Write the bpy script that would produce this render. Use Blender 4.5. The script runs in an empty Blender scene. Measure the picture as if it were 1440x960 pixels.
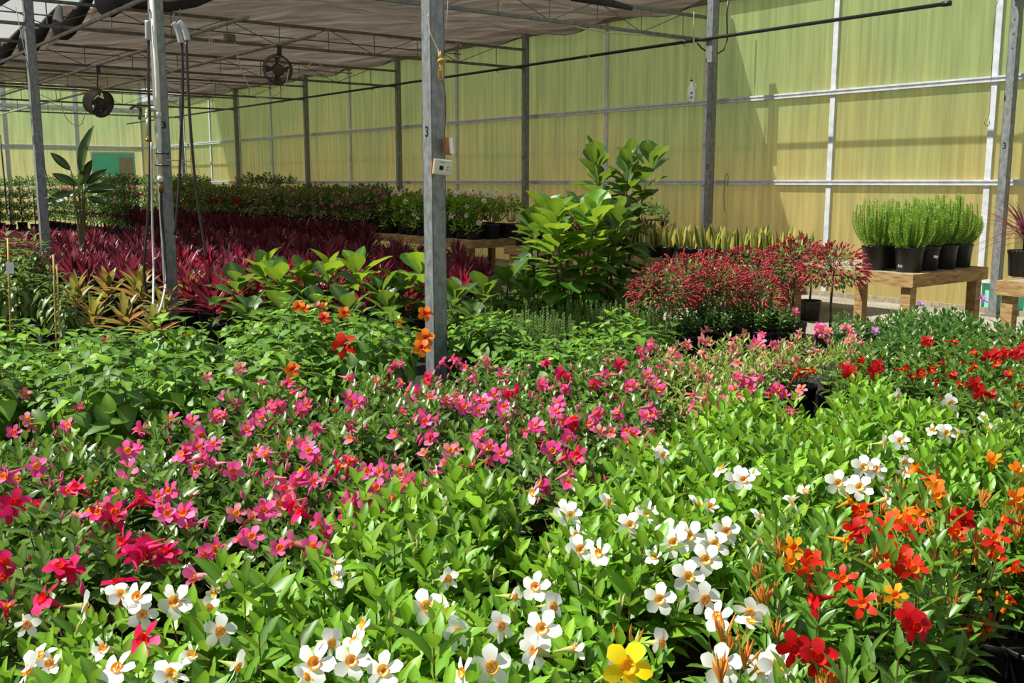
import bpy, math, random
import numpy as np
from mathutils import Vector, Matrix
rng = random.Random(7)
R = math.radians
sc = bpy.context.scene
col = sc.collection

# ------------------------------------------------------------ camera
EYE = 1.6
F = 1400.0                      # focal length in pixels of a 1440x960 frame
PITCH = math.atan(224 / F)
cam = bpy.data.cameras.new('camera'); cam.sensor_width = 36; cam.lens = 36 * F / 1440
cam.clip_start = 0.05; cam.clip_end = 400
cam_ob = bpy.data.objects.new('camera', cam); col.objects.link(cam_ob)
cam_ob.location = (0, 0, EYE); cam_ob.rotation_euler = (math.pi / 2 - PITCH, 0, 0)
sc.camera = cam_ob
# ------------------------------------------------------------ light
sc.view_settings.view_transform = 'Standard'; sc.view_settings.look = 'None'
sc.view_settings.gamma = 1; sc.view_settings.use_curve_mapping = False
sc.view_settings.exposure = 0.12
W = bpy.data.worlds.new('sky'); sc.world = W; W.use_nodes = True
nt = W.node_tree; bg = nt.nodes['Background']
tcw = nt.nodes.new('ShaderNodeTexCoord'); sxw = nt.nodes.new('ShaderNodeSeparateXYZ'); rpw = nt.nodes.new('ShaderNodeValToRGB')
nt.links.new(tcw.outputs['Generated'], sxw.inputs[0]); nt.links.new(sxw.outputs['Z'], rpw.inputs[0])
rpw.color_ramp.elements[0].position = 0.0; rpw.color_ramp.elements[0].color = (1.75, 1.72, 1.38, 1)
rpw.color_ramp.elements[1].position = 0.3; rpw.color_ramp.elements[1].color = (.72, .82, .98, 1)
nt.links.new(rpw.outputs[0], bg.inputs['Color'])
bg.inputs['Strength'].default_value = 0.45
sun = bpy.data.lights.new('sun', 'SUN'); sun.energy = 7.0; sun.angle = R(0.6); sun.color = (1, .965, .88)
sun_ob = bpy.data.objects.new('sun', sun); col.objects.link(sun_ob)
TOSUN = Vector((-.75, -.02, 1.1)).normalized()
sun_ob.rotation_euler = TOSUN.to_track_quat('Z', 'Y').to_euler()
sun_ob.location = (0, 0, 12)
sc.cycles.max_bounces = 6; sc.cycles.diffuse_bounces = 3; sc.cycles.glossy_bounces = 2
sc.cycles.transmission_bounces = 3; sc.cycles.transparent_max_bounces = 8
sc.cycles.use_adaptive_sampling = True
try: sc.cycles.use_denoising = True
except Exception: pass

# ------------------------------------------------------------ places
CT, ST = math.cos(PITCH), math.sin(PITCH)
def ray(px, py):
    u = (px - 720) / F; v = (480 - py) / F
    return Vector((u, CT + v * ST, -ST + v * CT))
def at_z(px, py, z):
    d = ray(px, py); k = (z - EYE) / d.z
    return Vector((d.x * k, d.y * k, z))
def at_y(px, py, Y):
    d = ray(px, py); k = Y / d.y
    return Vector((d.x * k, Y, EYE + d.z * k))
P0 = Vector((4.74, 13.75, 0))
A = Vector((-.6128, .7902, 0)); B = Vector((.7902, .6128, 0))
def G(s, t, z): return P0 - B * s + A * t + Vector((0, 0, z))    # s: metres out from the long wall, t: along it
BAY = 4.56; T0 = -2.08
GANG = math.atan2(B.y, B.x)

# ------------------------------------------------------------ materials
def lin(c):
    c = c / 255
    return c / 12.92 if c <= .04045 else ((c + .055) / 1.055) ** 2.4
def rgb(r, g, b): return (lin(r), lin(g), lin(b), 1)
def new_mat(name):
    m = bpy.data.materials.new(name); m.use_nodes = True
    n = m.node_tree; n.nodes.clear()
    out = n.nodes.new('ShaderNodeOutputMaterial')
    return m, n, out
def noise(n, scale, vec=None, detail=3, rough=.55):
    t = n.nodes.new('ShaderNodeTexNoise'); t.inputs['Scale'].default_value = scale
    t.inputs['Detail'].default_value = detail; t.inputs['Roughness'].default_value = rough
    if vec is not None: n.links.new(vec, t.inputs['Vector'])
    return t.outputs['Fac']
def ramp(n, fac, stops):
    r = n.nodes.new('ShaderNodeValToRGB'); e = r.color_ramp.elements
    while len(e) < len(stops): e.new(.5)
    for k, (p, c) in enumerate(stops): e[k].position = p; e[k].color = c
    n.links.new(fac, r.inputs[0]); return r.outputs['Color']
def math_node(n, op, a, b=None):
    m = n.nodes.new('ShaderNodeMath'); m.operation = op
    for k, v in enumerate((a, b)):
        if v is None: continue
        if isinstance(v, (int, float)): m.inputs[k].default_value = v
        else: n.links.new(v, m.inputs[k])
    return m.outputs[0]
def plain(name, c1, c2=None, scale=8, rough=.6, metal=0, bump=0, bscale=40, spec=.5, stretch=None):
    m, n, out = new_mat(name)
    p = n.nodes.new('ShaderNodeBsdfPrincipled')
    tc = n.nodes.new('ShaderNodeTexCoord').outputs['Object']
    if stretch:
        mp = n.nodes.new('ShaderNodeMapping'); mp.inputs['Scale'].default_value = stretch
        n.links.new(tc, mp.inputs['Vector']); tc = mp.outputs[0]
    if c2:
        n.links.new(ramp(n, noise(n, scale, tc), [(.3, c1), (.7, c2)]), p.inputs['Base Color'])
    else: p.inputs['Base Color'].default_value = c1
    p.inputs['Roughness'].default_value = rough; p.inputs['Metallic'].default_value = metal
    p.inputs['Specular IOR Level'].default_value = spec
    if bump:
        b = n.nodes.new('ShaderNodeBump'); b.inputs['Strength'].default_value = bump; b.inputs['Distance'].default_value = .01
        n.links.new(noise(n, bscale, tc), b.inputs['Height']); n.links.new(b.outputs[0], p.inputs['Normal'])
    n.links.new(p.outputs[0], out.inputs[0]); return m
def leafy(name, stops, trans=.3, rough=.38, tcol=None, spec=.45, vein=True):
    """leaf or petal: colour varies from piece to piece, thin enough to let light through"""
    m, n, out = new_mat(name)
    g = n.nodes.new('ShaderNodeNewGeometry'); oi = n.nodes.new('ShaderNodeObjectInfo')
    f = math_node(n, 'FRACT', math_node(n, 'ADD', g.outputs['Random Per Island'], oi.outputs['Random']))
    c = ramp(n, f, [(k / max(1, len(stops) - 1), s) for k, s in enumerate(stops)])
    at = n.nodes.new('ShaderNodeAttribute'); at.attribute_name = 'rib'
    if vein:
        mx = n.nodes.new('ShaderNodeMix'); mx.data_type = 'RGBA'; mx.blend_type = 'ADD'
        n.links.new(math_node(n, 'MULTIPLY', at.outputs['Fac'], .35), mx.inputs[0])
        n.links.new(c, mx.inputs[6]); mx.inputs[7].default_value = (.25, .32, .08, 1)
        c = mx.outputs[2]
    p = n.nodes.new('ShaderNodeBsdfPrincipled'); n.links.new(c, p.inputs['Base Color'])
    p.inputs['Roughness'].default_value = rough; p.inputs['Specular IOR Level'].default_value = spec
    tr = n.nodes.new('ShaderNodeBsdfTranslucent')
    if tcol:
        mt = n.nodes.new('ShaderNodeMix'); mt.data_type = 'RGBA'; mt.inputs[0].default_value = .65
        n.links.new(c, mt.inputs[6]); mt.inputs[7].default_value = tcol; n.links.new(mt.outputs[2], tr.inputs[0])
    else: n.links.new(c, tr.inputs[0])
    ms = n.nodes.new('ShaderNodeMixShader'); ms.inputs[0].default_value = trans
    n.links.new(p.outputs[0], ms.inputs[1]); n.links.new(tr.outputs[0], ms.inputs[2])
    n.links.new(ms.outputs[0], out.inputs[0]); return m

M = {}
M['leaf_bright'] = leafy('leaf_bright', [rgb(34,80,8), rgb(88,146,20), rgb(112,166,24), rgb(44,96,12), rgb(140,186,36), rgb(28,70,10)], .3, .4, (.42,.68,.05,1), .36)
M['leaf_dark'] = leafy('leaf_dark', [rgb(30,66,20), rgb(52,96,24), rgb(78,118,34), rgb(40,78,24), rgb(98,128,44)], .26, .34, (.28,.5,.05,1))
M['leaf_pale'] = leafy('leaf_pale', [rgb(84,116,40), rgb(120,146,56), rgb(150,160,76), rgb(70,104,34)], .3, .4, (.5,.6,.14,1))
M['leaf_narrow'] = leafy('leaf_narrow', [rgb(48,96,20), rgb(78,130,26), rgb(58,108,24), rgb(100,150,34)], .3, .34, (.36,.6,.06,1))
M['leaf_hibiscus'] = leafy('leaf_hibiscus', [rgb(36,78,16), rgb(66,118,22), rgb(46,92,18), rgb(116,164,32), rgb(24,56,14)], .25, .48, (.36,.64,.05,1))
M['leaf_violet'] = leafy('leaf_violet', [rgb(22,64,24), rgb(38,84,30), rgb(58,104,34)], .25, .35, (.2,.45,.06,1))
M['leaf_hedge'] = leafy('leaf_hedge', [rgb(26,56,22), rgb(46,80,28), rgb(70,104,36), rgb(98,128,48)], .25, .4, (.28,.42,.08,1))
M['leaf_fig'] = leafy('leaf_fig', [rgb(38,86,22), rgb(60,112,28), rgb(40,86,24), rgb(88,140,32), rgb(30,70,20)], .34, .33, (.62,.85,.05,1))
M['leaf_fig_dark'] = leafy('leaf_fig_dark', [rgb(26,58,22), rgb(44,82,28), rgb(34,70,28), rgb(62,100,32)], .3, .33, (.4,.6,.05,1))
M['leaf_rosemary'] = leafy('leaf_rosemary', [rgb(92,140,36), rgb(124,170,48), rgb(156,192,74)], .3, .5, (.5,.7,.12,1), vein=False)
M['leaf_rosemary_low'] = leafy('leaf_rosemary_low', [rgb(84,130,48), rgb(112,156,62), rgb(146,178,92)], .3, .5, (.4,.6,.16,1), vein=False)
M['leaf_cordyline'] = leafy('leaf_cordyline', [rgb(104,32,46), rgb(64,20,30), rgb(150,74,88), rgb(40,16,22), rgb(196,132,138), rgb(84,26,42), rgb(44,18,24)], .26, .34, (.6,.06,.12,1), vein=False)
M['leaf_cordyline_red'] = leafy('leaf_cordyline_red', [rgb(124,24,46), rgb(164,46,72), rgb(70,16,30), rgb(44,14,22), rgb(186,90,104), rgb(58,16,26)], .36, .34, (.72,.04,.1,1), vein=False)
M['leaf_cordyline_dark'] = leafy('leaf_cordyline_dark', [rgb(56,16,26), rgb(80,20,34), rgb(40,14,22), rgb(104,30,44)], .35, .36, (.4,.09,.12,1), vein=False)
M['leaf_big_cordyline'] = leafy('leaf_big_cordyline', [rgb(52,20,28), rgb(84,24,38), rgb(38,24,26), rgb(158,36,62), rgb(48,24,28), rgb(34,34,28)], .24, .32, (.7,.05,.12,1), vein=False)
M['leaf_croton'] = leafy('leaf_croton', [rgb(150,162,50), rgb(56,82,30), rgb(192,104,64), rgb(48,60,28), rgb(136,146,52), rgb(112,40,38)], .33, .4, (.6,.5,.1,1))
M['leaf_stake'] = leafy('leaf_stake', [rgb(52,84,34), rgb(78,108,44), rgb(104,122,52)], .28, .4, (.35,.5,.08,1))
M['leaf_dracaena'] = leafy('leaf_dracaena', [rgb(92,40,56), rgb(70,28,44), rgb(130,70,84)], .3, .4, (.5,.1,.16,1), vein=False)
M['leaf_shrimp'] = leafy('leaf_shrimp', [rgb(46,72,28), rgb(70,94,36), rgb(96,112,48)], .25, .5, (.3,.42,.08,1))
M['bract'] = leafy('bract', [rgb(170,30,50), rgb(200,60,76), rgb(140,22,40), rgb(216,96,104)], .25, .5, (.8,.06,.1,1), vein=False)
M['leaf_snake'] = leafy('leaf_snake', [rgb(60,84,44), rgb(96,116,62), rgb(132,142,80)], .2, .4, (.4,.5,.1,1), vein=False)
M['leaf_snake_edge'] = leafy('leaf_snake_edge', [rgb(198,190,84), rgb(180,180,90), rgb(214,200,110)], .25, .4, (.7,.65,.15,1), vein=False)
M['leaf_paddle'] = leafy('leaf_paddle', [rgb(24,56,22), rgb(38,74,28)], .25, .35, (.2,.4,.06,1))
def petal(name, a, b, c=None, t=.35): M[name] = leafy(name, [a, b] + ([c] if c else []), t, .5, None, .3, False)
petal('petal_white', rgb(250,250,246), rgb(240,242,236), t=.3)
petal('petal_pink', rgb(246,92,172), rgb(236,62,150), rgb(250,132,190))
petal('petal_rose', rgb(228,24,96), rgb(238,44,124), rgb(210,16,70))
petal('petal_pale', rgb(236,160,178), rgb(226,132,160), rgb(214,130,130))
petal('petal_red', rgb(206,14,20), rgb(176,8,18))
petal('petal_scarlet', rgb(236,50,22), rgb(222,36,20))
petal('petal_orange', rgb(246,134,26), rgb(240,104,20), rgb(250,156,30))
petal('petal_yellow', rgb(255,232,30), rgb(252,222,14))
petal('petal_gold', rgb(250,176,24), rgb(250,160,16))
petal('petal_violet', rgb(206,110,196), rgb(190,130,210))
petal('bud_green', rgb(178,196,96), rgb(206,208,130))
petal('bud_orange', rgb(232,172,84), rgb(240,140,52), rgb(206,184,96))
petal('throat', rgb(252,186,20), rgb(246,160,10))
M['stem'] = plain('stem', rgb(88,104,44), rgb(110,84,50), 20)
M['bark'] = plain('bark', rgb(96,80,58), rgb(70,56,40), 30, .85, bump=.4)
M['dark_stem'] = plain('dark_stem', rgb(60,44,32), rgb(40,36,26), 30, .8)
M['pot'] = plain('pot_plastic', rgb(24,24,25), rgb(34,34,34), 12, .42)
M['soil'] = plain('soil', rgb(38,28,20), rgb(66,50,36), 60, .95, bump=.8, bscale=90)
M['galv'] = plain('galvanised_steel', rgb(150,154,154), rgb(108,112,114), 26, .5, .35, bump=.15, bscale=60, stretch=(1,1,.5))
M['galv_dark'] = plain('dull_steel', rgb(128,126,120), rgb(92,90,86), 12, .55, .3)
M['alu'] = plain('aluminium', rgb(216,220,224), rgb(186,192,198), 10, .5, .1)
M['pipe'] = plain('grey_pipe', rgb(170,164,150), rgb(128,122,110), 6, .5)
M['black'] = plain('black_plastic', rgb(22,22,22), rgb(34,33,32), 8, .5)
M['fan'] = plain('fan_housing', rgb(58,52,48), rgb(86,78,70), 18, .6)
M['pvc'] = plain('white_pvc', rgb(232,230,216), rgb(216,212,196), 5, .4)
M['sleeve'] = plain('grey_sleeve', rgb(170,170,172), rgb(196,196,196), 5, .5)
M['hose'] = plain('black_hose', rgb(52,48,46), rgb(36,34,34), 10, .4)
M['wire'] = plain('steel_wire', rgb(110,106,98), None)
M['cord'] = plain('pale_cord', rgb(214,206,176), rgb(188,178,146), 20, .8)
M['twine'] = plain('yellow_twine', rgb(214,172,60), rgb(176,134,50), 20, .8)
M['beige'] = plain('beige_plastic', rgb(226,220,200), rgb(214,208,188), 6, .5)
M['white'] = plain('white_plastic', rgb(240,240,238), rgb(228,228,226), 6, .4)
M['blue'] = plain('blue_print', rgb(52,72,120), None)
M['ink'] = plain('black_ink', rgb(18,18,18), None, rough=.8)
M['wood'] = plain('bench_wood', rgb(186,158,104), rgb(132,94,52), 7, .8, bump=.3, bscale=30, stretch=(1, 1, 5))
M['wood_grey'] = plain('grey_wood', rgb(168,158,136), rgb(122,112,92), 9, .85, bump=.3, bscale=30, stretch=(3, 3, 1))
M['ply'] = plain('orange_wood', rgb(176,112,58), rgb(120,74,40), 12, .7)
M['bamboo'] = plain('bamboo', rgb(206,178,92), rgb(166,140,70), 14, .5)
M['teal'] = plain('teal_panel', rgb(96,214,172), rgb(116,226,186), 2, .6)
M['poster'] = plain('pale_poster', rgb(176,168,142), rgb(160,150,128), 9, .8)
M['brass'] = plain('brass', rgb(150,110,60), None, rough=.4, metal=.6)
M['label_white'] = plain('paper_label', rgb(236,236,232), None)

# translucent glazing sheet with algae, water streaks and painted-in light from greenery outside
def glazing(name, low, high, zsplit=2.6, streak=.5):
    m, n, out = new_mat(name)
    g = n.nodes.new('ShaderNodeNewGeometry'); pos = g.outputs['Position']
    sx = n.nodes.new('ShaderNodeSeparateXYZ'); n.links.new(pos, sx.inputs[0])
    mp = n.nodes.new('ShaderNodeMapping'); mp.inputs['Scale'].default_value = (7, 7, .35); n.links.new(pos, mp.inputs[0])
    st = noise(n, 1.6, mp.outputs[0], 5, .62)
    mp2 = n.nodes.new('ShaderNodeMapping'); mp2.inputs['Scale'].default_value = (1, 1, .8); n.links.new(pos, mp2.inputs[0])
    big = noise(n, .5, mp2.outputs[0], 2)
    h = math_node(n, 'ADD', math_node(n, 'MULTIPLY', sx.outputs['Z'], 1 / (2 * zsplit)), math_node(n, 'MULTIPLY', math_node(n, 'SUBTRACT', big, .5), .7))
    base = ramp(n, h, [(.18, low), (.62, high)])  # yellow low, green high: algae plus outside green light put into the colour
    mx = n.nodes.new('ShaderNodeMix'); mx.data_type = 'RGBA'; mx.blend_type = 'MULTIPLY'; mx.inputs[0].default_value = streak
    n.links.new(base, mx.inputs[6])
    n.links.new(ramp(n, st, [(.3, (.42, .42, .36, 1)), (.5, (.8, .8, .74, 1)), (.66, (1.15, 1.12, .95, 1))]), mx.inputs[7])
    wv = n.nodes.new('ShaderNodeTexWave'); wv.inputs['Scale'].default_value = 9; wv.bands_direction = 'DIAGONAL'
    mpw = n.nodes.new('ShaderNodeMapping'); mpw.inputs['Scale'].default_value = (-.6, .8, 0); n.links.new(pos, mpw.inputs[0]); n.links.new(mpw.outputs[0], wv.inputs[0])
    c = mx.outputs[2]
    d = n.nodes.new('ShaderNodeBsdfPrincipled'); n.links.new(c, d.inputs['Base Color']); d.inputs['Roughness'].default_value = .4
    b = n.nodes.new('ShaderNodeBump'); b.inputs['Strength'].default_value = .15; b.inputs['Distance'].default_value = .004
    n.links.new(wv.outputs['Fac'], b.inputs['Height']); n.links.new(b.outputs[0], d.inputs['Normal'])
    t = n.nodes.new('ShaderNodeBsdfTranslucent'); n.links.new(c, t.inputs[0])
    ms = n.nodes.new('ShaderNodeMixShader'); ms.inputs[0].default_value = .66
    n.links.new(d.outputs[0], ms.inputs[1]); n.links.new(t.outputs[0], ms.inputs[2]); n.links.new(ms.outputs[0], out.inputs[0])
    return m
M['glaze'] = glazing('wall_glazing', rgb(234,212,136), rgb(184,202,136))
M['glaze_end'] = glazing('end_glazing', rgb(206,198,140), rgb(168,188,134), 3.0)

def cloth_mat():
    m, n, out = new_mat('shade_cloth')
    g = n.nodes.new('ShaderNodeTexCoord').outputs['Object']
    mp = n.nodes.new('ShaderNodeMapping'); mp.inputs['Rotation'].default_value = (0, 0, -GANG); mp.inputs['Scale'].default_value = (.5, 3.2, 1)
    n.links.new(g, mp.inputs[0])
    st = noise(n, 1.3, mp.outputs[0], 6, .65)
    c = ramp(n, st, [(.25, rgb(58, 50, 44)), (.5, rgb(96, 86, 76)), (.75, rgb(136, 124, 110))])
    d = n.nodes.new('ShaderNodeBsdfDiffuse'); n.links.new(c, d.inputs[0])
    t = n.nodes.new('ShaderNodeBsdfTranslucent'); n.links.new(c, t.inputs[0])
    a = n.nodes.new('ShaderNodeMixShader'); a.inputs[0].default_value = .28
    n.links.new(d.outputs[0], a.inputs[1]); n.links.new(t.outputs[0], a.inputs[2])
    tp = n.nodes.new('ShaderNodeBsdfTransparent'); tp.inputs[0].default_value = (1, .84, .68, 1)
    ms = n.nodes.new('ShaderNodeMixShader')
    n.links.new(ramp(n, st, [(.3, (.06,)*3 + (1,)), (.8, (.17,)*3 + (1,))]), ms.inputs[0])
    n.links.new(a.outputs[0], ms.inputs[1]); n.links.new(tp.outputs[0], ms.inputs[2]); n.links.new(ms.outputs[0], out.inputs[0])
    return m
M['cloth'] = cloth_mat()
M['cloth_dark'] = plain('gathered_cloth', rgb(40,37,34), rgb(58,54,50), 8, .9)
def floor_mat():
    m, n, out = new_mat('gravel')
    pos = n.nodes.new('ShaderNodeNewGeometry').outputs['Position']
    a = noise(n, 45, pos, 4); b2 = noise(n, 1.2, pos, 3)
    c = ramp(n, a, [(.3, rgb(104, 98, 86)), (.5, rgb(160, 152, 136)), (.7, rgb(206, 198, 182))])
    mx = n.nodes.new('ShaderNodeMix'); mx.data_type = 'RGBA'; mx.blend_type = 'MULTIPLY'; mx.inputs[0].default_value = .6
    n.links.new(c, mx.inputs[6]); n.links.new(ramp(n, b2, [(.35, (.5, .46, .4, 1)), (.6, (1, 1, 1, 1))]), mx.inputs[7])
    p = n.nodes.new('ShaderNodeBsdfPrincipled'); p.inputs['Roughness'].default_value = .95
    n.links.new(mx.outputs[2], p.inputs['Base Color'])
    b = n.nodes.new('ShaderNodeBump'); b.inputs['Strength'].default_value = .8; b.inputs['Distance'].default_value = .02
    n.links.new(a, b.inputs['Height']); n.links.new(b.outputs[0], p.inputs['Normal'])
    n.links.new(p.outputs[0], out.inputs[0]); return m
M['gravel'] = floor_mat()
M['mat'] = plain('weed_mat', rgb(20, 20, 19), rgb(30, 29, 26), 6, .9, bump=.2)

# ------------------------------------------------------------ mesh helpers
class MB:
    def __init__(self): self.v = []; self.f = []; self.m = []; self.rib = []
    def add(self, vs, fs, mi=0, rib=None):
        o = len(self.v); self.v.extend([tuple(x) for x in vs]); self.f.extend([tuple(i + o for i in f) for f in fs])
        self.m.extend([mi] * len(fs)); self.rib.extend(rib if rib is not None else [0.0] * len(vs))
    def box(self, c, h, rot=None, mi=0):
        pts = [Vector((x * h[0], y * h[1], z * h[2])) for x in (-1, 1) for y in (-1, 1) for z in (-1, 1)]
        if rot is not None: pts = [rot @ p for p in pts]
        c = Vector(c)
        self.add([c + p for p in pts], [(0,1,3,2),(4,6,7,5),(0,4,5,1),(2,3,7,6),(0,2,6,4),(1,5,7,3)], mi)
    def gbox(self, s0, s1, t0, t1, z0, z1, mi=0, skip=None):
        pts = [G(s, t, z) for s in (s0, s1) for t in (t0, t1) for z in (z0, z1)]
        self.add(pts, [f for k, f in enumerate([(0,1,3,2),(4,6,7,5),(0,4,5,1),(2,3,7,6),(0,2,6,4),(1,5,7,3)]) if k != skip], mi)
    def tube(self, pts, r, n=8, mi=0, cap=True):
        pts = [Vector(p) for p in pts]; rs = r if isinstance(r, (list, tuple)) else [r] * len(pts)
        rings = []; ref = None
        for i, p in enumerate(pts):
            d = (pts[min(i + 1, len(pts) - 1)] - pts[max(i - 1, 0)]).normalized()
            if ref is None or abs(ref.dot(d)) > .98: ref = Vector((0, 0, 1)) if abs(d.z) < .9 else Vector((1, 0, 0))
            x = ref.cross(d).normalized(); y = d.cross(x).normalized()
            rings.append([p + (x * math.cos(2 * math.pi * k / n) + y * math.sin(2 * math.pi * k / n)) * rs[i] for k in range(n)])
        vs = [q for ring in rings for q in ring]; fs = []
        for i in range(len(pts) - 1):
            for k in range(n):
                a = i * n + k; b = i * n + (k + 1) % n
                fs.append((a, b, b + n, a + n))
        if cap: fs.append(tuple(range(n - 1, -1, -1))); fs.append(tuple(len(vs) - n + k for k in range(n)))
        self.add(vs, fs, mi)
    def lathe(self, prof, n=20, c=(0, 0, 0), rot=None, mi=0):
        vs = []; fs = []
        for (r, z) in prof:
            for k in range(n):
                p = Vector((r * math.cos(2 * math.pi * k / n), r * math.sin(2 * math.pi * k / n), z))
                if rot is not None: p = rot @ p
                vs.append(p + Vector(c))
        for i in range(len(prof) - 1):
            for k in range(n):
                a = i * n + k; b = i * n + (k + 1) % n
                fs.append((a, b, b + n, a + n))
        self.add(vs, fs, mi)
    def mesh(self, name, mats, smooth=True, off=None):
        me = bpy.data.meshes.new(name)
        v = np.array(self.v, dtype=np.float32).reshape(-1, 3)
        if off is not None: v = v - np.array(off, dtype=np.float32)
        me.from_pydata(v.tolist(), [], self.f)
        for m in (mats if isinstance(mats, (list, tuple)) else [mats]): me.materials.append(M[m] if isinstance(m, str) else m)
        me.polygons.foreach_set('material_index', self.m)
        me.polygons.foreach_set('use_smooth', [smooth] * len(self.f))
        if any(self.rib):
            at = me.attributes.new('rib', 'FLOAT', 'POINT'); at.data.foreach_set('value', self.rib)
        me.update(); return me
WOFF = {}
def tag(o, label=None, cat=None, group=None, kind=None):
    if label: o['label'] = label
    if cat: o['category'] = cat
    if group: o['group'] = group
    if kind: o['kind'] = kind
    return o
def empty(name, loc, rz=0, **kw):
    o = bpy.data.objects.new(name, None); col.objects.link(o); o.location = loc; o.rotation_euler = (0, 0, rz)
    o.empty_display_size = .1; WOFF[o.name] = Vector(loc); return tag(o, **kw)
def link(name, me, parent=None, loc=(0, 0, 0), rot=None, scale=None):
    o = bpy.data.objects.new(name, me); col.objects.link(o)
    if parent is not None: o.parent = parent
    o.location = loc
    if rot is not None: o.rotation_euler = rot
    if scale is not None: o.scale = (scale,) * 3 if isinstance(scale, (int, float)) else scale
    return o
def wobj(name, mb, mats, parent=None, smooth=False, base=None):
    """link a mesh whose vertices are given in world space; its origin is the parent's base or its own lowest middle"""
    if parent is not None: off = WOFF[parent.name]
    elif base is not None: off = Vector(base)
    else:
        a = np.array(mb.v); off = Vector(((a[:, 0].min() + a[:, 0].max()) / 2, (a[:, 1].min() + a[:, 1].max()) / 2, a[:, 2].min()))
    o = link(name, mb.mesh(name, mats, smooth, off), parent, (0, 0, 0) if parent is not None else off)
    WOFF[o.name] = off
    return o

# ------------------------------------------------------------ setting
mb = MB(); N = 60
mb.add([(-60, -12, 0), (60, -12, 0), (60, 90, 0), (-60, 90, 0)], [(0, 1, 2, 3)])
fl = wobj('floor', mb, 'gravel', base=(0, 0, 0)); fl['kind'] = 'structure'
def poly_obj(name, pts, z0, z1, m, parent=None):
    mb = MB(); n = len(pts)
    mb.add([(p.x, p.y, z1) for p in pts] + [(p.x, p.y, z0) for p in pts], [tuple(range(n))] + [(i, i + n, (i + 1) % n + n, (i + 1) % n) for i in range(n)])
    return wobj(name, mb, m, parent)
wm = poly_obj('trim_1', [G(4.1, -9, 0), G(4.1, -2.6, 0), G(4.5, -1.2, 0), G(3.4, 3.5, 0), G(3.2, 29.5, 0), G(16, 29.5, 0), G(19, -9, 0), G(10, -14.5, 0)][::-1], .002, .012, 'mat')
tag(wm, 'black weed-control matting under the plant beds', kind='structure')

WT0, WT1 = -6.34, 30.0
ZR = [0.0, .39, 1.6, 2.83, 4.30]
MULL = [-6.34, -4.05, -1.78, .47, 2.76, 5.04, 7.30, 9.60, 11.88, 14.2, 16.5, 18.75, 21.0, 23.3, 25.6, 27.8, 30.0]
wr = empty('wall_right', G(0, WT0, 0), kind='structure')
for i in range(len(MULL) - 1):
    for j, (z0, z1) in enumerate(((.0, 1.6), (1.6, 2.83), (2.83, 4.34))):
        if j == 0 and i < 2:
            mb = MB(); mb.gbox(-.012, .0, MULL[i] + .03, MULL[i + 1] - .03, .40, 1.58, skip=0); wobj('panel', mb, 'glaze', wr)
            mb = MB(); mb.gbox(-.012, .0, MULL[i] + .03, MULL[i + 1] - .03, .0, .37); p = wobj('base_panel', mb, 'teal', wr)
        else:
            mb = MB(); mb.gbox(-.012, .0, MULL[i] + .03, MULL[i + 1] - .03, z0 + .02, z1 - .02, skip=0); wobj('panel', mb, 'glaze', wr)
for t in MULL:
    mb = MB(); mb.gbox(-.03, .035, t - .038, t + .038, 0, 4.5); wobj('mullion', mb, 'alu', wr)
for z in (1.6, 2.83):
    for i in range(len(MULL) - 1):
        mb = MB(); mb.gbox(-.02, .05, MULL[i], MULL[i + 1], z - .038, z + .030); mb.gbox(.05, .065, MULL[i], MULL[i + 1], z + .008, z + .030); mb.gbox(.05, .060, MULL[i], MULL[i + 1], z - .038, z - .020)
        wobj('rail', mb, 'alu', wr)
for i in range(2):
    mb = MB(); mb.gbox(-.02, .05, MULL[i], MULL[i + 1], .37, .41); wobj('rail', mb, 'alu', wr)
mb = MB(); mb.gbox(-.06, .12, WT0, WT1, 4.30, 4.46); wobj('eave_beam', mb, 'galv_dark', wr)
mb = MB(); mb.gbox(-.06, .04, WT0, WT1, 0, .07); wobj('baseboard', mb, 'wood_grey', wr)

# end wall (gable)
we = empty('wall_back', G(0, WT1, 0), kind='structure')
ES = [0, 2.3, 4.6, 6.9, 9.2, 11.5, 13.8, 16.1]
for i in range(len(ES) - 1):
    for (z0, z1) in ((0, 1.6), (1.6, 2.83), (2.83, 4.2), (4.2, 5.6)):
        mb = MB(); mb.gbox(ES[i] + .03, ES[i + 1] - .03, WT1, WT1 + .012, z0 + .02, z1 - .02, skip=3); wobj('panel', mb, 'glaze_end', we)
for s in ES:
    mb = MB(); mb.gbox(s - .05, s + .05, WT1 - .05, WT1 + .04, 0, 5.6); wobj('mullion', mb, 'alu', we)
for z in (1.6, 2.83, 4.2, 5.6):
    mb = MB(); mb.gbox(0, 16.1, WT1 - .06, WT1 + .03, z - .05, z + .05); wobj('rail', mb, 'alu', we)
# teal door with a pale notice
c0 = at_y(131, 206, 36.0); c1 = at_y(189, 206, 36.0)
def s_on_end(px):           # where a column of the view meets the end wall
    d = ray(px, 256); o = G(0, WT1, 0); n_ = A
    k = (o.dot(n_)) / (d.x * n_.x + d.y * n_.y); w = Vector((d.x * k, d.y * k, 0)); return (o - w).dot(B)
sa, sb = s_on_end(131), s_on_end(189)
dr = empty('door_1', G((sa + sb) / 2, WT1 - .07, 0), kind='structure')
mb = MB(); mb.gbox(sb, sa, WT1 - .09, WT1 - .065, .4, 2.62); wobj('door_leaf', mb, 'teal', dr)
mb = MB()
for (a, b, z0, z1) in ((sb - .04, sa + .04, 2.62, 2.68), (sb - .04, sb, .3, 2.62), (sa, sa + .04, .3, 2.62)): mb.gbox(a, b, WT1 - .10, WT1 - .06, z0, z1)
wobj('door_frame', mb, 'alu', dr)
sm, sn = s_on_end(168), s_on_end(187)
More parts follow.
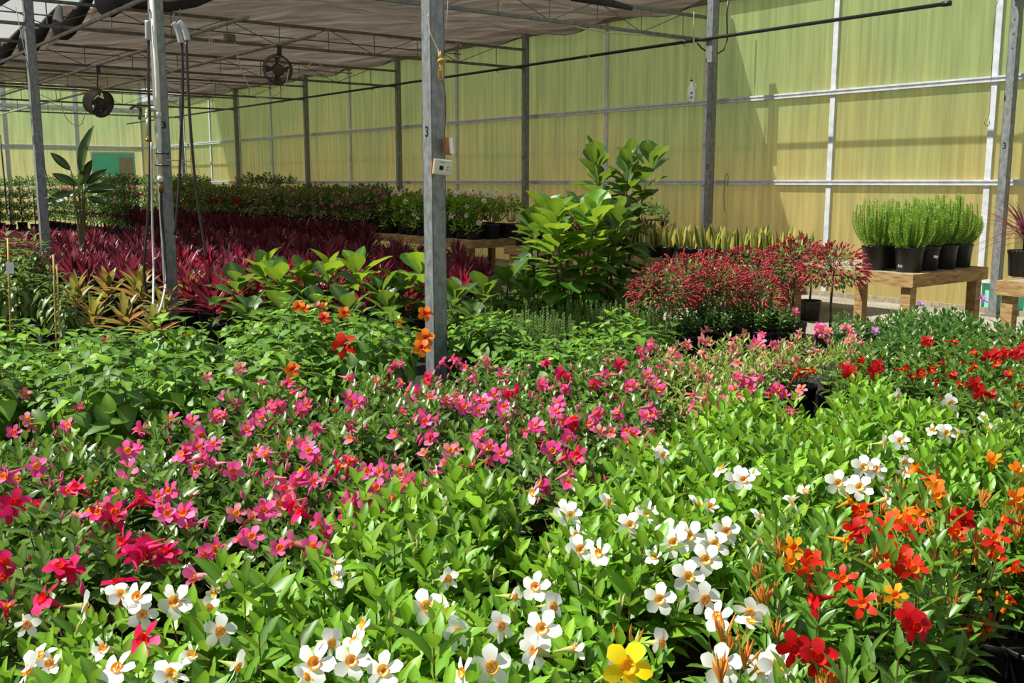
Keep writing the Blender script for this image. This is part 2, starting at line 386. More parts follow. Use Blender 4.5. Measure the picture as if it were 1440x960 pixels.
mb = MB(); mb.gbox(sn, sm, WT1 - .1, WT1 - .095, 1.2, 2.5); wobj('notice', mb, 'poster', dr)

# ceiling: shade cloth bays, sagging between the trusses, with a gathered edge
ce = empty('ceiling', G(4, 12, 4.3), kind='structure')
TR = [T0 + BAY * k for k in range(0, 8)]       # truss lines (t)
def cloth_z(s, t):
    f = ((t - T0) / (BAY / 2)) % 1
    return 4.36 - .13 * math.sin(math.pi * f) ** 2 + .03 * math.sin(s * 2.1 + t * .7) + .018 * math.sin(s * 5.3 - t * 2.2) + .008 * math.sin(s * 13 + t * 3)
for k in range(1, 6):
    for h in range(2):
        ta = T0 + BAY * k + BAY / 2 * h; tb = ta + BAY / 2
        if tb > 25: continue
        mb = MB(); ns, nt_ = 64, 10; vs = []
        for i in range(ns + 1):
            for j in range(nt_ + 1):
                s = .05 + 7.75 * i / ns; t = ta + (tb - ta) * j / nt_
                z = cloth_z(s, t) - (.55 * max(0, (s - 7.0)) ** 1.5 * math.sin(math.pi * j / nt_) if s > 7 else 0)
                vs.append(G(s, t, z))
        mb.add(vs, [(i * (nt_ + 1) + j, i * (nt_ + 1) + j + 1, (i + 1) * (nt_ + 1) + j + 1, (i + 1) * (nt_ + 1) + j) for i in range(ns) for j in range(nt_)])
        wobj('shade_cloth', mb, 'cloth', ce, True)
        # gathered dark hem hanging at the open side
        mb = MB(); pts = []; rs = []
        for j in range(13):
            q = j / 12; s = 7.8 + .25 * math.sin(math.pi * q); t = ta + (tb - ta) * q
            pts.append(G(s, t, cloth_z(7.8, t) - .42 * math.sin(math.pi * q))); rs.append(.02 + .10 * math.sin(math.pi * q) ** .8)
        mb.tube(pts, rs, 10); wobj('gathered_hem', mb, 'cloth_dark', ce, True)

# roof frame over the open strip at the left
ro = empty('trim_2', G(11, 12, 4.3), kind='structure'); ro['label'] = 'roof bars and gutter beside the shade cloth'
for t in np.arange(4.7, 28, 2.28):
    mb = MB(); mb.tube([G(8.6, t, 4.55), G(10.6, t, 5.6), G(12.8, t, 6.0)], .03, 6); wobj('roof_bar', mb, 'alu', ro)
for (s, z) in ((9.6, 5.1), (10.6, 5.62), (11.7, 5.85)):
    mb = MB(); mb.tube([G(s, 2, z), G(s, 29, z)], .025, 6); wobj('roof_bar', mb, 'alu', ro)
mb = MB(); mb.gbox(8.42, 8.82, -2, 29.5, 4.42, 4.56); mb.gbox(8.40, 8.44, -2, 29.5, 4.56, 4.68); mb.gbox(8.80, 8.84, -2, 29.5, 4.56, 4.68); wobj('gutter', mb, 'galv_dark', ro)

# ------------------------------------------------------------ posts
def text_mesh(txt, size):
    cu = bpy.data.curves.new('stencil', 'FONT'); cu.body = txt; cu.size = size; cu.extrude = .0006; cu.offset = .002
    cu.align_x = 'CENTER'; cu.align_y = 'CENTER'
    o = bpy.data.objects.new('stencil', cu); col.objects.link(o)
    dg = bpy.context.evaluated_depsgraph_get(); me = bpy.data.meshes.new_from_object(o.evaluated_get(dg))
    bpy.data.objects.remove(o); me.materials.clear(); me.materials.append(M['ink']); me.name = 'stencil_number'; return me
T3 = text_mesh('3', .10); T4 = text_mesh('4', .10)
FACE_B = Matrix.Rotation(math.atan2(-A.y, -A.x), 4, 'Z') @ Matrix.Rotation(R(90), 4, 'X')   # text on the face that looks along -B
FACE_A = Matrix.Rotation(GANG, 4, 'Z') @ Matrix.Rotation(R(90), 4, 'X')                       # text on the face that looks along -A
def post(cx, cy, h, w, label, num=None, face='b', nz=1.93, group=None, lean=0):
    o = empty('steel_post', (cx, cy, 0), label=label, cat='post', group=group)
    mb = MB(); rot = Matrix.Rotation(GANG, 3, 'Z'); t_ = w / 2
    # open folded channel: two flanges and returns, as rolled posts have
    for (lx, ly, hx, hy) in ((-t_ + .003, 0, .003, t_), (t_ - .003, 0, .003, t_), (0, -t_ + .003, t_, .003), (-t_ * .72, t_ - .003, t_ * .28, .003), (t_ * .72, t_ - .003, t_ * .28, .003)):
        c = rot @ Vector((lx, ly, 0)); mb.box((cx + c.x, cy + c.y, h / 2), (hx, hy, h / 2), rot)
    wobj('shaft', mb, 'galv', o)
    mb = MB(); mb.box((cx, cy, .01), (.11, .11, .01), rot)
    wobj('base_plate', mb, 'galv_dark', o)
    mb = MB()
    for k in range(4):
        c = rot @ Vector((-t_ - .004, 0, 0)); mb.lathe([(.0, -.004), (.009, -.004), (.009, .004), (0, .004)], 8, (cx + c.x, cy + c.y, 3.62 - .16 * k), rot @ Matrix.Rotation(R(90), 3, 'Y'))
    wobj('bolt', mb, 'galv_dark', o)
    if num:
        me = T3 if num == '3' else T4
        n_ = -B if face == 'b' else -A
        rotm = (Matrix.Rotation(math.atan2(n_.y, n_.x) + R(90), 4, 'Z') @ Matrix.Rotation(R(90), 4, 'X'))
        q = link('stencil_number', me, o, n_ * (w / 2 + .001) + Vector((0, 0, nz)), rotm.to_euler())
    return o
C1 = Vector((-.54, 7.02, 0)); C2 = Vector((-3.58, 10.4, 0)); C3 = Vector((-6.51, 13.93, 0))
post(C1.x, C1.y, 4.5, .113, 'thick galvanised steel post in the middle carrying the beige thermostat', '3', 'b', 1.94)
post(C2.x, C2.y, 4.5, .115, 'galvanised steel post with white pipe and black hoses strapped to it', '3', 'a', 2.17)
post(C3.x, C3.y, 4.5, .115, 'bare galvanised steel post at far left rising from dark red cordylines')
for k in range(0, 7):
    t = T0 + BAY * k
    p = G(.22, t, 0)
    lab = ['galvanised post against the right wall beside the wooden tables', 'galvanised wall post with a black cable at its top, right of the bottle',
           'galvanised wall post standing left of the big fiddle leaf fig', 'galvanised wall post just left of the middle post', 'galvanised wall post right of the hanging round fan',
           'thin distant wall post left of the hanging round fan', 'thinnest and farthest galvanised wall post near the far corner'][k]
    post(p.x, p.y, 4.34, .10, lab, {0: '3', 1: '3', 2: '4'}.get(k), 'b' if k != 0 else 'b', {0: 2.02, 1: 1.83, 2: 2.05}.get(k, 2))

# ------------------------------------------------------------ trusses
for k in range(0, 7):
    t = T0 + BAY * k
    lab = ['first', 'nearest', 'second', 'third', 'fourth', 'fifth', 'farthest'][k]
    o = empty('roof_truss', G(4, t, 3.7), label=f'grey tubular lattice truss, {lab} across the greenhouse under the shade cloth', cat='truss')
    s1 = 16 if k > 1 else 9
    for nm, z in (('bottom_chord', 3.70), ('top_chord', 4.03)):
        mb = MB(); mb.gbox(.17, s1, t - .02, t + .02, z - .022, z + .022); wobj(nm, mb, 'galv_dark', o)
    s = .9; flip = 0
    nw = 0
    while s < s1 - 1 and nw < 22:
        mb = MB(); mb.tube([G(s, t, 3.7), G(s, t, 4.03)], .008, 6); wobj('vertical_bar', mb, 'galv_dark', o)
        mb = MB(); mb.tube([G(s, t, 3.7 if flip else 4.03), G(s + .85, t, 4.03 if flip else 3.7)], .007, 6); wobj('diagonal_bar', mb, 'galv_dark', o)
        s += .85; flip = 1 - flip; nw += 1
# curtain wires between trusses
for k, (s0_, s1_, t_) in enumerate([(.1, 12, T0 + BAY * (q + .5)) for q in range(1, 6)]):
    mb = MB(); mb.tube([G(s0_, t_, 4.18), G(s1_, t_, 4.18)], .012, 6)
    o = wobj('curtain_bar', mb, 'galv_dark'); tag(o, 'thin dark bar crossing under the shade cloth between two trusses', 'bar', 'thin bars under the shade cloth')
# long light pipes along the house
for (s, ta, tb, z, r_, lab) in ((5.4, 5.35, 29, 3.66, .024, 'pale pipe carrying the round fan under the trusses'), (6.8, 4.4, 29, 3.66, .024, 'pale pipe under the trusses passing behind the white pipe post'),
                           (8.25, 1, 29, 3.66, .026, 'pale pipe above the leftmost steel post'), (9.6, 1, 29, 3.95, .032, 'thick pale pipe at the top left corner'), (9.9, 1, 29, 4.1, .03, 'upper thick pale pipe at the top left corner')):
    mb = MB(); mb.tube([G(s, ta, z), G(s, tb, z)], r_, 10)
    tag(wobj('steel_pipe', mb, 'pipe', smooth=True), lab, 'pipe')
pe = at_z(1305, 1, 3.63); te = (pe - P0).dot(A)
mb = MB(); mb.tube([G(.84, te, 3.64), G(.84, 29, 3.64)], .024, 10)
o = wobj('irrigation_pipe', mb, 'black', smooth=True); tag(o, 'long black water pipe slung below the trusses along the glazed wall', 'pipe')
mb = MB(); mb.tube([G(.84, te - .05, 3.64), G(.84, te + .05, 3.64)], .033, 10)
wobj('end_cap', mb, 'black', o, True)
for k in range(1, 7):
    t = T0 + BAY * k; mb = MB(); mb.tube([G(.84, t, 3.72), G(.84, t, 3.62), G(.90, t, 3.60), G(.84, t, 3.585)], .008, 6); wobj('pipe_clip', mb, 'galv_dark', o)
# square tube hanging at the wall post, black cable loop
a0 = at_y(1000, 88, 14.9); mb = MB(); rot = Matrix.Rotation(GANG, 3, 'Z')
mb.box((a0.x, a0.y, (a0.z + 4.3) / 2), (.055, .055, (4.3 - a0.z) / 2), rot)
tag(wobj('square_tube', mb, 'galv'), 'short galvanised square tube hanging beside the post near the white bottle', 'tube')
Yc = 15.2
mb = MB(); mb.tube([at_y(980, 60, Yc), at_y(987, 68, Yc), at_y(995, 73, Yc), at_y(1008, 76, Yc), at_y(1018, 70, Yc), at_y(1023, 55, Yc), at_y(1022, 20, Yc), at_y(1025, -5, Yc)], .012, 8)
tag(wobj('power_cable', mb, 'hose', smooth=True), 'black cable looping round the top of the wall post', 'cable')
mb = MB(); mb.tube([at_y(725, 21, 14.2), at_y(785, 31, 14.4), at_y(825, 41, 14.6), at_y(860, 47, 14.8), at_y(900, 49, 15.0), at_y(935, 52, 15.1), at_y(975, 60, 15.2)], .011, 7)
tag(wobj('white_cord', mb, 'cord', smooth=True), 'cream cord tied along the nearest truss towards the bottle', 'cord')
mb = MB(); mb.tube([at_y(805, -6, 13.9), at_y(850, 2, 14.1), at_y(888, 12, 14.4)], [.07, .06, .03], 10)
tag(wobj('rolled_screen', mb, 'cloth_dark', smooth=True), 'dark rolled screen cloth lying on the nearest truss', 'screen')
mb = MB(); mb.tube([at_y(150, -8, 12.2), at_y(190, 4, 12.4), at_y(235, 8, 12.6), at_y(275, 2, 12.8), at_y(310, -8, 13.0)], [.03, .07, .08, .07, .03], 10)
tag(wobj('rolled_screen', mb, 'cloth_dark', smooth=True), 'dark bundled screen cloth sagging behind the top of the white pipe', 'screen')

# ------------------------------------------------------------ small fittings
def tubeobj(name, pts, r, mat, label, cat, parent=None, n=8):
    mb = MB(); mb.tube(pts, r, n); o = wobj(name, mb, mat, parent, True)
    if parent is None: tag(o, label, cat)
    return o
def arc(p0, p1, p2, n=8):
    p0, p1, p2 = Vector(p0), Vector(p1), Vector(p2)
    return [p0 * (1 - q) ** 2 + p1 * 2 * q * (1 - q) + p2 * q * q for q in [k / n for k in range(n + 1)]]
def curve_through(pts, n=6):
    out = []; P = [Vector(p) for p in pts]; P = [P[0]] + P + [P[-1]]
    for i in range(1, len(P) - 2):
        for k in range(n):
            q = k / n; a, b, c, d = P[i-1], P[i], P[i+1], P[i+2]
            out.append(.5 * ((2*b) + (c-a)*q + (2*a-5*b+4*c-d)*q*q + (3*b-a-3*c+d)*q**3))
    out.append(P[-1]); return out
YP = 10.22
w = empty('water_pipe', at_y(227, 290, YP), label='white plastic water pipe strapped to the left of the steel post', cat='pipe')
tubeobj('riser', [at_y(213, -10, YP), at_y(221, 110, YP), at_y(224, 200, YP), at_y(226, 250, YP)], .023, 'pvc', None, None, w, 12)
tubeobj('elbow', curve_through([at_y(223, 154, YP), at_y(214, 153, YP), at_y(208.5, 156, YP), at_y(208, 166, YP)]), .026, 'pvc', None, None, w, 10)
tubeobj('drop_pipe', [at_y(208, 160, YP), at_y(208.5, 191, YP)], .020, 'pvc', None, None, w, 10)
tubeobj('coupling', [at_y(225.5, 248, YP), at_y(226, 256, YP)], .029, 'pvc', None, None, w, 12)
tubeobj('coupling', [at_y(223, 158, YP), at_y(223.2, 166, YP)], .029, 'pvc', None, None, w, 12)
tubeobj('brass_nozzle', [at_y(226, 256, YP), at_y(226.5, 270, YP)], .022, 'brass', None, None, w, 10)
tubeobj('valve', [at_y(205, 196, YP), at_y(210, 198, YP)], .014, 'brass', None, None, w, 8)
tubeobj('drop_hose', curve_through([at_y(226.5, 270, YP), at_y(227, 300, YP), at_y(231, 345, YP), at_y(233, 400, YP - .2), at_y(222, 440, YP - .8)]), .014, 'hose', None, None, w, 8)
for (ya, lb) in ((215, ''), (232, '')):
    mb = MB()
    mb.tube([at_y(218, ya, YP - .02), at_y(238, ya + 1, YP - .02)] , .009, 6); wobj('strap', mb, 'hose', w, True)
mb = MB(); mb.tube(curve_through([at_y(234, 225, YP - .03), at_y(258, 226, YP - .03), at_y(268, 227, YP - .03), at_y(267, 223, YP - .03)]), .006, 6)
tag(wobj('wire_hook', mb, 'cord', smooth=True), 'bent pale wire hook sticking out right of the numbered post', 'hook')
hs = [([(208, 29), (208.5, 57)], [(209, 57), (209, 120), (211, 200), (209, 290), (203, 370), (205, 405), (213, 425)], 'leftmost black hose hanging from a grey sleeve beside the white pipe'),
      ([(244, 33), (250, 42), (255, 61)], [(256, 61), (257, 130), (254, 200), (252, 260), (246, 330)], 'middle black hose hanging close to the right side of the numbered post'),
      ([(252, 31), (259, 40), (264, 57)], [(262, 57), (266, 150), (274, 250), (282, 310), (291, 365)], 'rightmost black hose running down over the red cordylines')]
for k, (sl, hp, lab) in enumerate(hs):
    Yk = YP - .05 - .06 * k
    o = empty('hanging_hose', at_y(*hp[-1], Yk), label=lab, cat='hose')
    tubeobj('sleeve', curve_through([at_y(x, y, Yk) for x, y in sl]), .029, 'sleeve', None, None, o, 12)
    tubeobj('hose_line', curve_through([at_y(x, y, Yk) for x, y in hp]), .0145, 'hose', None, None, o, 8)
    tubeobj('hanger', [at_y(sl[0][0], sl[0][1], Yk), at_y(sl[0][0] + 1, sl[0][1] - 18, Yk)], .006, 'wire', None, None, o, 6)
tubeobj('hanging_hose', curve_through([at_y(213, 200, YP - .15), at_y(214, 300, YP - .15), at_y(216, 380, YP - .3), at_y(215, 443, YP - .9)]), .011, 'sleeve', 'thin grey hose hanging left of the white pipe down into green leaves', 'hose')
tubeobj('garden_hose', curve_through([at_y(233, 400, YP - .3), at_y(228, 425, YP - .8), at_y(222, 442, YP - 1.2)]), .011, 'sleeve', 'short grey hose end at the foot of the numbered post', 'hose')
# cable down the leftmost post
tubeobj('steel_cable', [at_y(22, 10, 12.9), at_y(45, 120, 12.9), at_y(57, 215, 12.9), at_y(70, 262, 12.9)], .005, 'wire', 'thin cable slanting across the leftmost post', 'cable', n=6)
tubeobj('steel_cable', curve_through([at_y(62, 279, 13.5), at_y(72, 277, 13.5), at_y(82, 281, 13.5), at_y(94, 294, 13.5)]), .006, 'wire', 'thin wire tied round the leftmost post above red leaves', 'cable', n=6)
tubeobj('steel_cable', [at_y(0, 190, 10), at_y(6, 250, 10), at_y(10, 300, 10)], .007, 'hose', 'dark thin cable at the left picture edge', 'cable', n=6)
# slack white wires under the cloth
slk = [([(330, 60), (337, 90), (347, 115), (352, 126)], 15, 'white wire hanging from a small grey box left of the round fan'),
       ([(83, 118), (88, 155), (100, 173), (114, 175), (122, 150)], 22, 'slack white wire looping between the pipes near the box fan'),
       ([(406, 97), (402, 118), (390, 132), (372, 138), (355, 133)], 15, 'pale supply cord trailing from the round fan'),
       ([(293, 45), (296, 66), (301, 70), (297, 52)], 14, 'small white wire loop under the shade cloth'),
       ([(430, 95), (440, 88), (452, 92), (458, 103)], 18, 'curl of white wire under the cloth right of the fan'),
       ([(548, 78), (552, 84), (551, 92)], 18, 'short curl of white wire left of the middle post'),
       ([(640, 60), (646, 62), (648, 66)], 18, 'short curl of white wire right of the middle post'),
       ([(800, 18), (806, 8), (812, 2)], 14.2, 'knot of white twine on the nearest truss'),
       ([(700, 22), (704, 8), (710, 0)], 13.6, 'white wire end hanging below the nearest truss')]
for pts, Y_, lab in slk:
    tubeobj('loose_wire', curve_through([at_y(x, y, Y_) for x, y in pts]), .008, 'cord', lab, 'wire', n=6)
p = at_y(323, 53, 14.9); mb = MB(); mb.box(p, (.07, .05, .045), rot); o = wobj('junction_box', mb, 'galv_dark'); tag(o, 'small grey junction box hung under the cloth left of the fan', 'box')
# hanging string, wire hook, bottle
tubeobj('hanging_string', curve_through([at_y(825, 70, 15.6), at_y(828, 80, 15.6), at_y(826, 92, 15.6), at_y(826, 120, 15.6), at_y(825, 156, 15.6)]), .007, 'cord', 'cream string hanging from the black pipe in front of the glazing', 'string', n=6)
tubeobj('hanging_string', [at_y(827, 74, 15.6), at_y(829, 84, 15.6), at_y(828.5, 99, 15.6)], .006, 'cord', 'short loose string end beside the long cream string', 'string', n=6)
tubeobj('wire_hook', curve_through([at_y(1410, -8, 11), at_y(1400, 14, 11), at_y(1395, 90, 11), at_y(1391, 160, 11), at_y(1386, 168, 11), at_y(1384.5, 173, 11), at_y(1387, 177, 11), at_y(1391, 175, 11), at_y(1391.5, 170, 11)]), .0035, 'wire', 'long thin wire hook hanging by the right wall post', 'hook', n=6)
tubeobj('loose_wire', curve_through([at_y(1415, 126, 11.2), at_y(1424, 117, 11.2), at_y(1434, 111, 11.2)]), .004, 'wire', 'short wire end sticking out of the right wall post', 'wire', n=6)
tubeobj('loose_wire', curve_through([at_y(1019, 298, 15.3), at_y(1018, 270, 15.3), at_y(1021, 245, 15.3), at_y(1024, 248, 15.3), at_y(1023, 262, 15.3)]), .006, 'wire', 'bent wire standing right of the wall post numbered three', 'wire', n=6)
Yb = 15.0
bo = empty('hanging_bottle', at_y(971.5, 144, Yb), label='white plastic bottle with a blue label hanging on a string', cat='bottle')
bp = at_y(971.5, 144, Yb); mb = MB()
mb.lathe([(0, 0), (.045, 0), (.052, .02), (.052, .17), (.045, .21), (.02, .26), (.017, .275), (.017, .30), (0, .30)], 16, bp); wobj('bottle_body', mb, 'white', bo, True)
mb = MB(); mb.tube(curve_through([bp + Vector((.028, -.03, .19)), bp + Vector((.062, -.03, .21)), bp + Vector((.058, -.02, .255)), bp + Vector((.018, 0, .265))]), .009, 8); wobj('handle', mb, 'white', bo, True)
mb = MB(); mb.lathe([(.0525, .05), (.0545, .052), (.0545, .155), (.0525, .157)], 16, bp); wobj('paper_label', mb, 'label_white', bo, True)
mb = MB()
for (dz, hw, hh) in ((.14, .03, .008), (.12, .022, .006), (.075, .012, .01), (.06, .03, .003)):
    mb.box(bp + Vector((-.002, -.0555, dz)), (hw * .6, .002, hh))
wobj('label_print', mb, 'blue', bo)
mb = MB(); mb.lathe([(0, .30), (.019, .30), (.019, .325), (0, .325)], 12, bp); wobj('cap', mb, 'blue', bo, True)
for dx in (-.012, .014):
    mb = MB(); mb.tube(curve_through([at_y(976, 17, Yb), at_y(975.5 + dx * 40, 60, Yb), at_y(974, 100, Yb), bp + Vector((dx, 0, .285))]), .0055, 6); wobj('string', mb, 'cord', bo, True)
# thermostat and switch on the middle post
rotA = Matrix.Rotation(GANG, 3, 'Z')
th = empty('thermostat', at_y(622, 247, 6.86), label='beige thermostat box tilted on the middle post', cat='thermostat')
tc_ = at_y(622, 235, 6.84); tilt = Matrix.Rotation(GANG - R(28), 3, 'Z') @ Matrix.Rotation(R(7), 3, 'Y')
mb = MB(); mb.box(tc_, (.062, .018, .052), tilt); mb.box(tc_ + tilt @ Vector((0, -.021, 0)), (.056, .004, .046), tilt); wobj('housing', mb, 'beige', th)
mb = MB(); mb.box(tc_ + tilt @ Vector((-.008, -.026, -.006)), (.013, .002, .014), tilt); wobj('display', mb, 'ink', th)
mb = MB(); mb.box(tc_ + tilt @ Vector((-.005, -.026, .032)), (.022, .001, .002), tilt)
for dz in (-.014, .004): mb.box(tc_ + tilt @ Vector((.035, -.026, dz)), (.004, .002, .004), tilt)
wobj('button', mb, 'galv_dark', th)
mb = MB(); mb.box(tc_ + tilt @ Vector((-.055, .03, -.004)), (.018, .02, .048), tilt); wobj('wooden_mount', mb, 'ply', th)
sw = empty('switch_box', at_y(632, 217, 6.95), label='small white switch on a wooden block, right side of the middle post', cat='switch')
sp_ = at_y(629.5, 205.5, 6.95)
mb = MB(); mb.box(sp_, (.024, .03, .058), Matrix.Rotation(R(-4), 3, 'Y')); wobj('wooden_block', mb, 'ply', sw)
mb = MB(); mb.box(sp_ + Vector((.028, -.008, .002)), (.012, .028, .053), Matrix.Rotation(R(-4), 3, 'Y')); wobj('switch_plate', mb, 'white', sw)
tw = empty('tied_twine', at_y(620, 115, 6.86), label='bunch of yellow twine knotted on the middle post', cat='twine')
for k in range(9):
    a_ = rng.uniform(-3, 3); mb = MB()
    mb.tube(curve_through([at_y(620.5, 86, 6.84), at_y(620 + a_, 80 + rng.uniform(-3, 3), 6.82), at_y(620 + a_ * 1.3, 72 + rng.uniform(0, 6), 6.84)] if k < 4 else
                          [at_y(620.5, 86, 6.84), at_y(620 + a_, 97, 6.82), at_y(620 + a_ * 1.2, 108 + rng.uniform(0, 8), 6.84)]), .004, 5); wobj('strand', mb, 'twine', tw, True)
mb = MB(); mb.tube(curve_through([at_y(617, 86, 6.83), at_y(621, 84, 6.81), at_y(626, 86, 6.84)]), .011, 6); wobj('knot', mb, 'twine', tw, True)
tubeobj('brown_wire', curve_through([at_y(622, 112, 6.88), at_y(626, 135, 6.88), at_y(626.5, 165, 6.88), at_y(625, 190, 6.88), at_y(625, 222, 6.88)]), .0045, 'bark', 'thin brown wire running down the middle post to the switch', 'wire', n=6)
tubeobj('pale_string', curve_through([at_y(602, 20, 6.86), at_y(605, 45, 6.86), at_y(616, 70, 6.86), at_y(620, 80, 6.84)]), .004, 'cord', 'pale string tied from the top of the middle post to the twine', 'string', n=6)
tubeobj('steel_cable', [at_y(630, 0, 6.9), at_y(628, 45, 6.88), at_y(623, 78, 6.86)], .003, 'wire', 'thin dark wire right of the top of the middle post', 'wire', n=5)

# ------------------------------------------------------------ fans
def fan(cp, dirv, rad, hang, label):
    d = Vector(dirv).normalized(); q = d.to_track_quat('Z', 'Y').to_matrix()
    o = empty('circulation_fan', cp, label=label, cat='fan')
    L = rad * .55
    mb = MB(); mb.lathe([(rad, -L), (rad * 1.04, -L * .7), (rad, -L * .5), (rad, L * .7), (rad * 1.05, L), (rad * .98, L), (rad * .95, L * .6), (rad * .95, -L)], 28, cp, q); wobj('drum', mb, 'fan', o, True)
    mb = MB()
    for rr in (.45, .53, .61, .69, .77, .85, .93, 1.0):
        pts = [cp + q @ Vector((rad * rr * math.cos(a), rad * rr * math.sin(a), L * 1.15 - .04 * rr)) for a in np.linspace(0, 2 * math.pi, 25)]
        mb.tube(pts, .004, 5, cap=False)
    for k in range(8):
        a = k * math.pi / 4; mb.tube([cp + q @ Vector((rad * .2 * math.cos(a), rad * .2 * math.sin(a), L * 1.15)), cp + q @ Vector((rad * math.cos(a), rad * math.sin(a), L))], .005, 5)
    wobj('grille', mb, 'galv_dark', o, True)
    mb = MB(); mb.lathe([(0, L * 1.35), (rad * .3, L * 1.35), (rad * .42, L * 1.15), (rad * .42, -L * .1), (0, -L * .1)], 18, cp, q); wobj('motor', mb, 'fan', o, True)
    for k in range(4):
        a = k * math.pi / 2; mb = MB(); vs = []
        for i in range(5):
            r_ = rad * (.18 + .74 * i / 4)
            for sgn in (-1, 1): vs.append(cp + q @ Vector((r_ * math.cos(a + sgn * .3), r_ * math.sin(a + sgn * .3), sgn * .03)))
        mb.add(vs, [(2 * i, 2 * i + 1, 2 * i + 3, 2 * i + 2) for i in range(4)]); wobj('blade', mb, 'fan', o, True)
    mb = MB(); mb.tube([cp + Vector((0, 0, rad)), hang], .012, 6); mb.box(Vector(hang) - Vector((0, 0, .06)), (.03, .015, .08)); wobj('bracket', mb, 'black', o)
fp = G(5.4, 6.9, 3.66); 
def on_line(s, px, z):      # point at distance s from the wall seen in column px
    d = ray(px, 100); best = None
    for t in np.arange(0, 30, .02):
        g_ = G(s, t, z); pxx = 720 + F * g_.x / (g_.y * CT + (EYE - g_.z) * ST)
        if best is None or abs(pxx - px) < best[0]: best = (abs(pxx - px), g_)
    return best[1]
h1 = on_line(5.4, 393, 3.64); c1_ = at_y(390, 97, h1.y)
fan(c1_, (.35, -.9, -.25), .205, h1, 'round black circulation fan with a wire guard hanging under the cloth')
h2 = on_line(6.8, 138, 3.64); c2_ = at_y(138, 144, h2.y)
fan(c2_, (.85, -.45, -.35), .23, h2, 'dark circulation fan seen from the side in the far left')
tubeobj('pulley_cluster', curve_through([at_y(183, 153, 33), at_y(190, 149, 33), at_y(198, 154, 33), at_y(196, 168, 33)]), .05, 'bark', 'rusty brown bracket cluster at the far corner under the cloth', 'bracket')

# ------------------------------------------------------------ benches and tables
def bench(s0, s1, t0, t1, z, label, slats=6, leg_t=None, cat='bench', wm='wood'):
    o = empty('wooden_bench', G((s0 + s1) / 2, (t0 + t1) / 2, 0), label=label, cat=cat)
    n_ = slats; w_ = (s1 - s0) / n_
    for k in range(n_):
        mb = MB(); mb.gbox(s0 + w_ * k + .006, s0 + w_ * (k + 1) - .006, t0 + .01 * rng.random(), t1 - .01 * rng.random(), z - .022, z + .002 * rng.random()); wobj('slat', mb, 'wood_grey', o)
    for (a, b, c, d) in ((s0 - .04, s0, t0, t1), (s1, s1 + .04, t0, t1)):
        mb = MB(); mb.gbox(a, b, c, d, z - .12, z + .004); wobj('side_board', mb, wm, o)
    for (c, d) in ((t0 - .04, t0), (t1, t1 + .04)):
        mb = MB(); mb.gbox(s0 - .04, s1 + .04, c, d, z - .12, z + .004); wobj('end_board', mb, wm, o)
    for t in (leg_t or [t0 + .05, t1 - .05]):
        for s in (s0 + .05, s1 - .05):
            mb = MB(); mb.gbox(s - .05, s + .05, t - .05, t + .05, 0, z - .1); wobj('leg', mb, wm, o)
    return o
bench(2.25, 3.56, -2.93, -1.55, .75, 'weathered wooden table carrying black pots of tall rosemary', 8, cat='table')
bench(2.0, 3.50, -6.3, -3.75, .75, 'wooden table at the right edge carrying a spiky dracaena', 8, cat='table')
bench(1.0, 2.75, -.9, 4.3, .62, 'wooden bench along the wall with snake plants and brown cordylines', 8, [-.8, .9, 2.6, 4.2])
bench(1.0, 3.15, 4.7, 12.0, .70, 'wooden bench behind the middle post with pale pink and white flowers', 8, [4.8, 7, 9.2, 11.9])
bench(1.0, 3.15, 12.3, 19.8, .70, 'long wooden bench far back under the flowering shrubs', 6, [12.4, 16, 19.7])

# ------------------------------------------------------------ leaves
def leaf_tpl(L, Wd, prof='ellipse', seg=4, fold=.25, curl=.15, wave=0, across=1):
    vs, fs, rib = [], [], []
    ts = [k / seg for k in range(seg + 1)]
    def hw(t):
        if prof == 'ellipse': return math.sin(math.pi * t ** .9) ** .8
        if prof == 'lance': return math.sin(math.pi * min(1, t ** .7)) ** .75 if t > 0 else 0
        if prof == 'sword': return (min(1, .35 + t * 2.2) * (1 - t ** 3.0) ** .9)
        if prof == 'fiddle': return (.45 + .55 * math.sin(math.pi * min(1, max(0, (t - .1) / .95)))) * (math.sin(math.pi * (t ** 1.35)) ** .45 if 0 < t < 1 else 0)
        if prof == 'ovate': return math.sin(math.pi * t ** .62) ** .9 if 0 < t < 1 else 0
        if prof == 'petal': return (.32 + .68 * t ** .8) * (1 if t < .62 else max(0, 1 - ((t - .62) / .38) ** 1.7 * .82))
        return 1
    idx = []
    for i, t in enumerate(ts):
        w_ = Wd / 2 * hw(t); x = L * (t - .08 * curl * t * t); zc = -curl * L * t * t
        tip = (w_ < Wd * .02)
        if tip: idx.append([len(vs)]); vs.append((x, 0, zc)); rib.append(1.0)
        else:
            row = []
            for j in range(-across, across + 1):
                y = w_ * j / across; z = zc + abs(y) * fold
                if wave and j: z += wave * L * math.sin(i * 2.4 + j * 1.7)
                row.append(len(vs)); vs.append((x, y, z)); rib.append(1.0 if j == 0 else 0.0)
            idx.append(row)
    for i in range(len(idx) - 1):
        a, b = idx[i], idx[i + 1]
        if len(a) == 1 and len(b) > 1: fs += [(a[0], b[j + 1], b[j]) for j in range(len(b) - 1)]
        elif len(b) == 1 and len(a) > 1: fs += [(a[j], a[j + 1], b[0]) for j in range(len(a) - 1)]
        elif len(a) > 1: fs += [(a[j], a[j + 1], b[j + 1], b[j]) for j in range(len(a) - 1)]
    return np.array(vs, dtype=np.float64), fs, rib
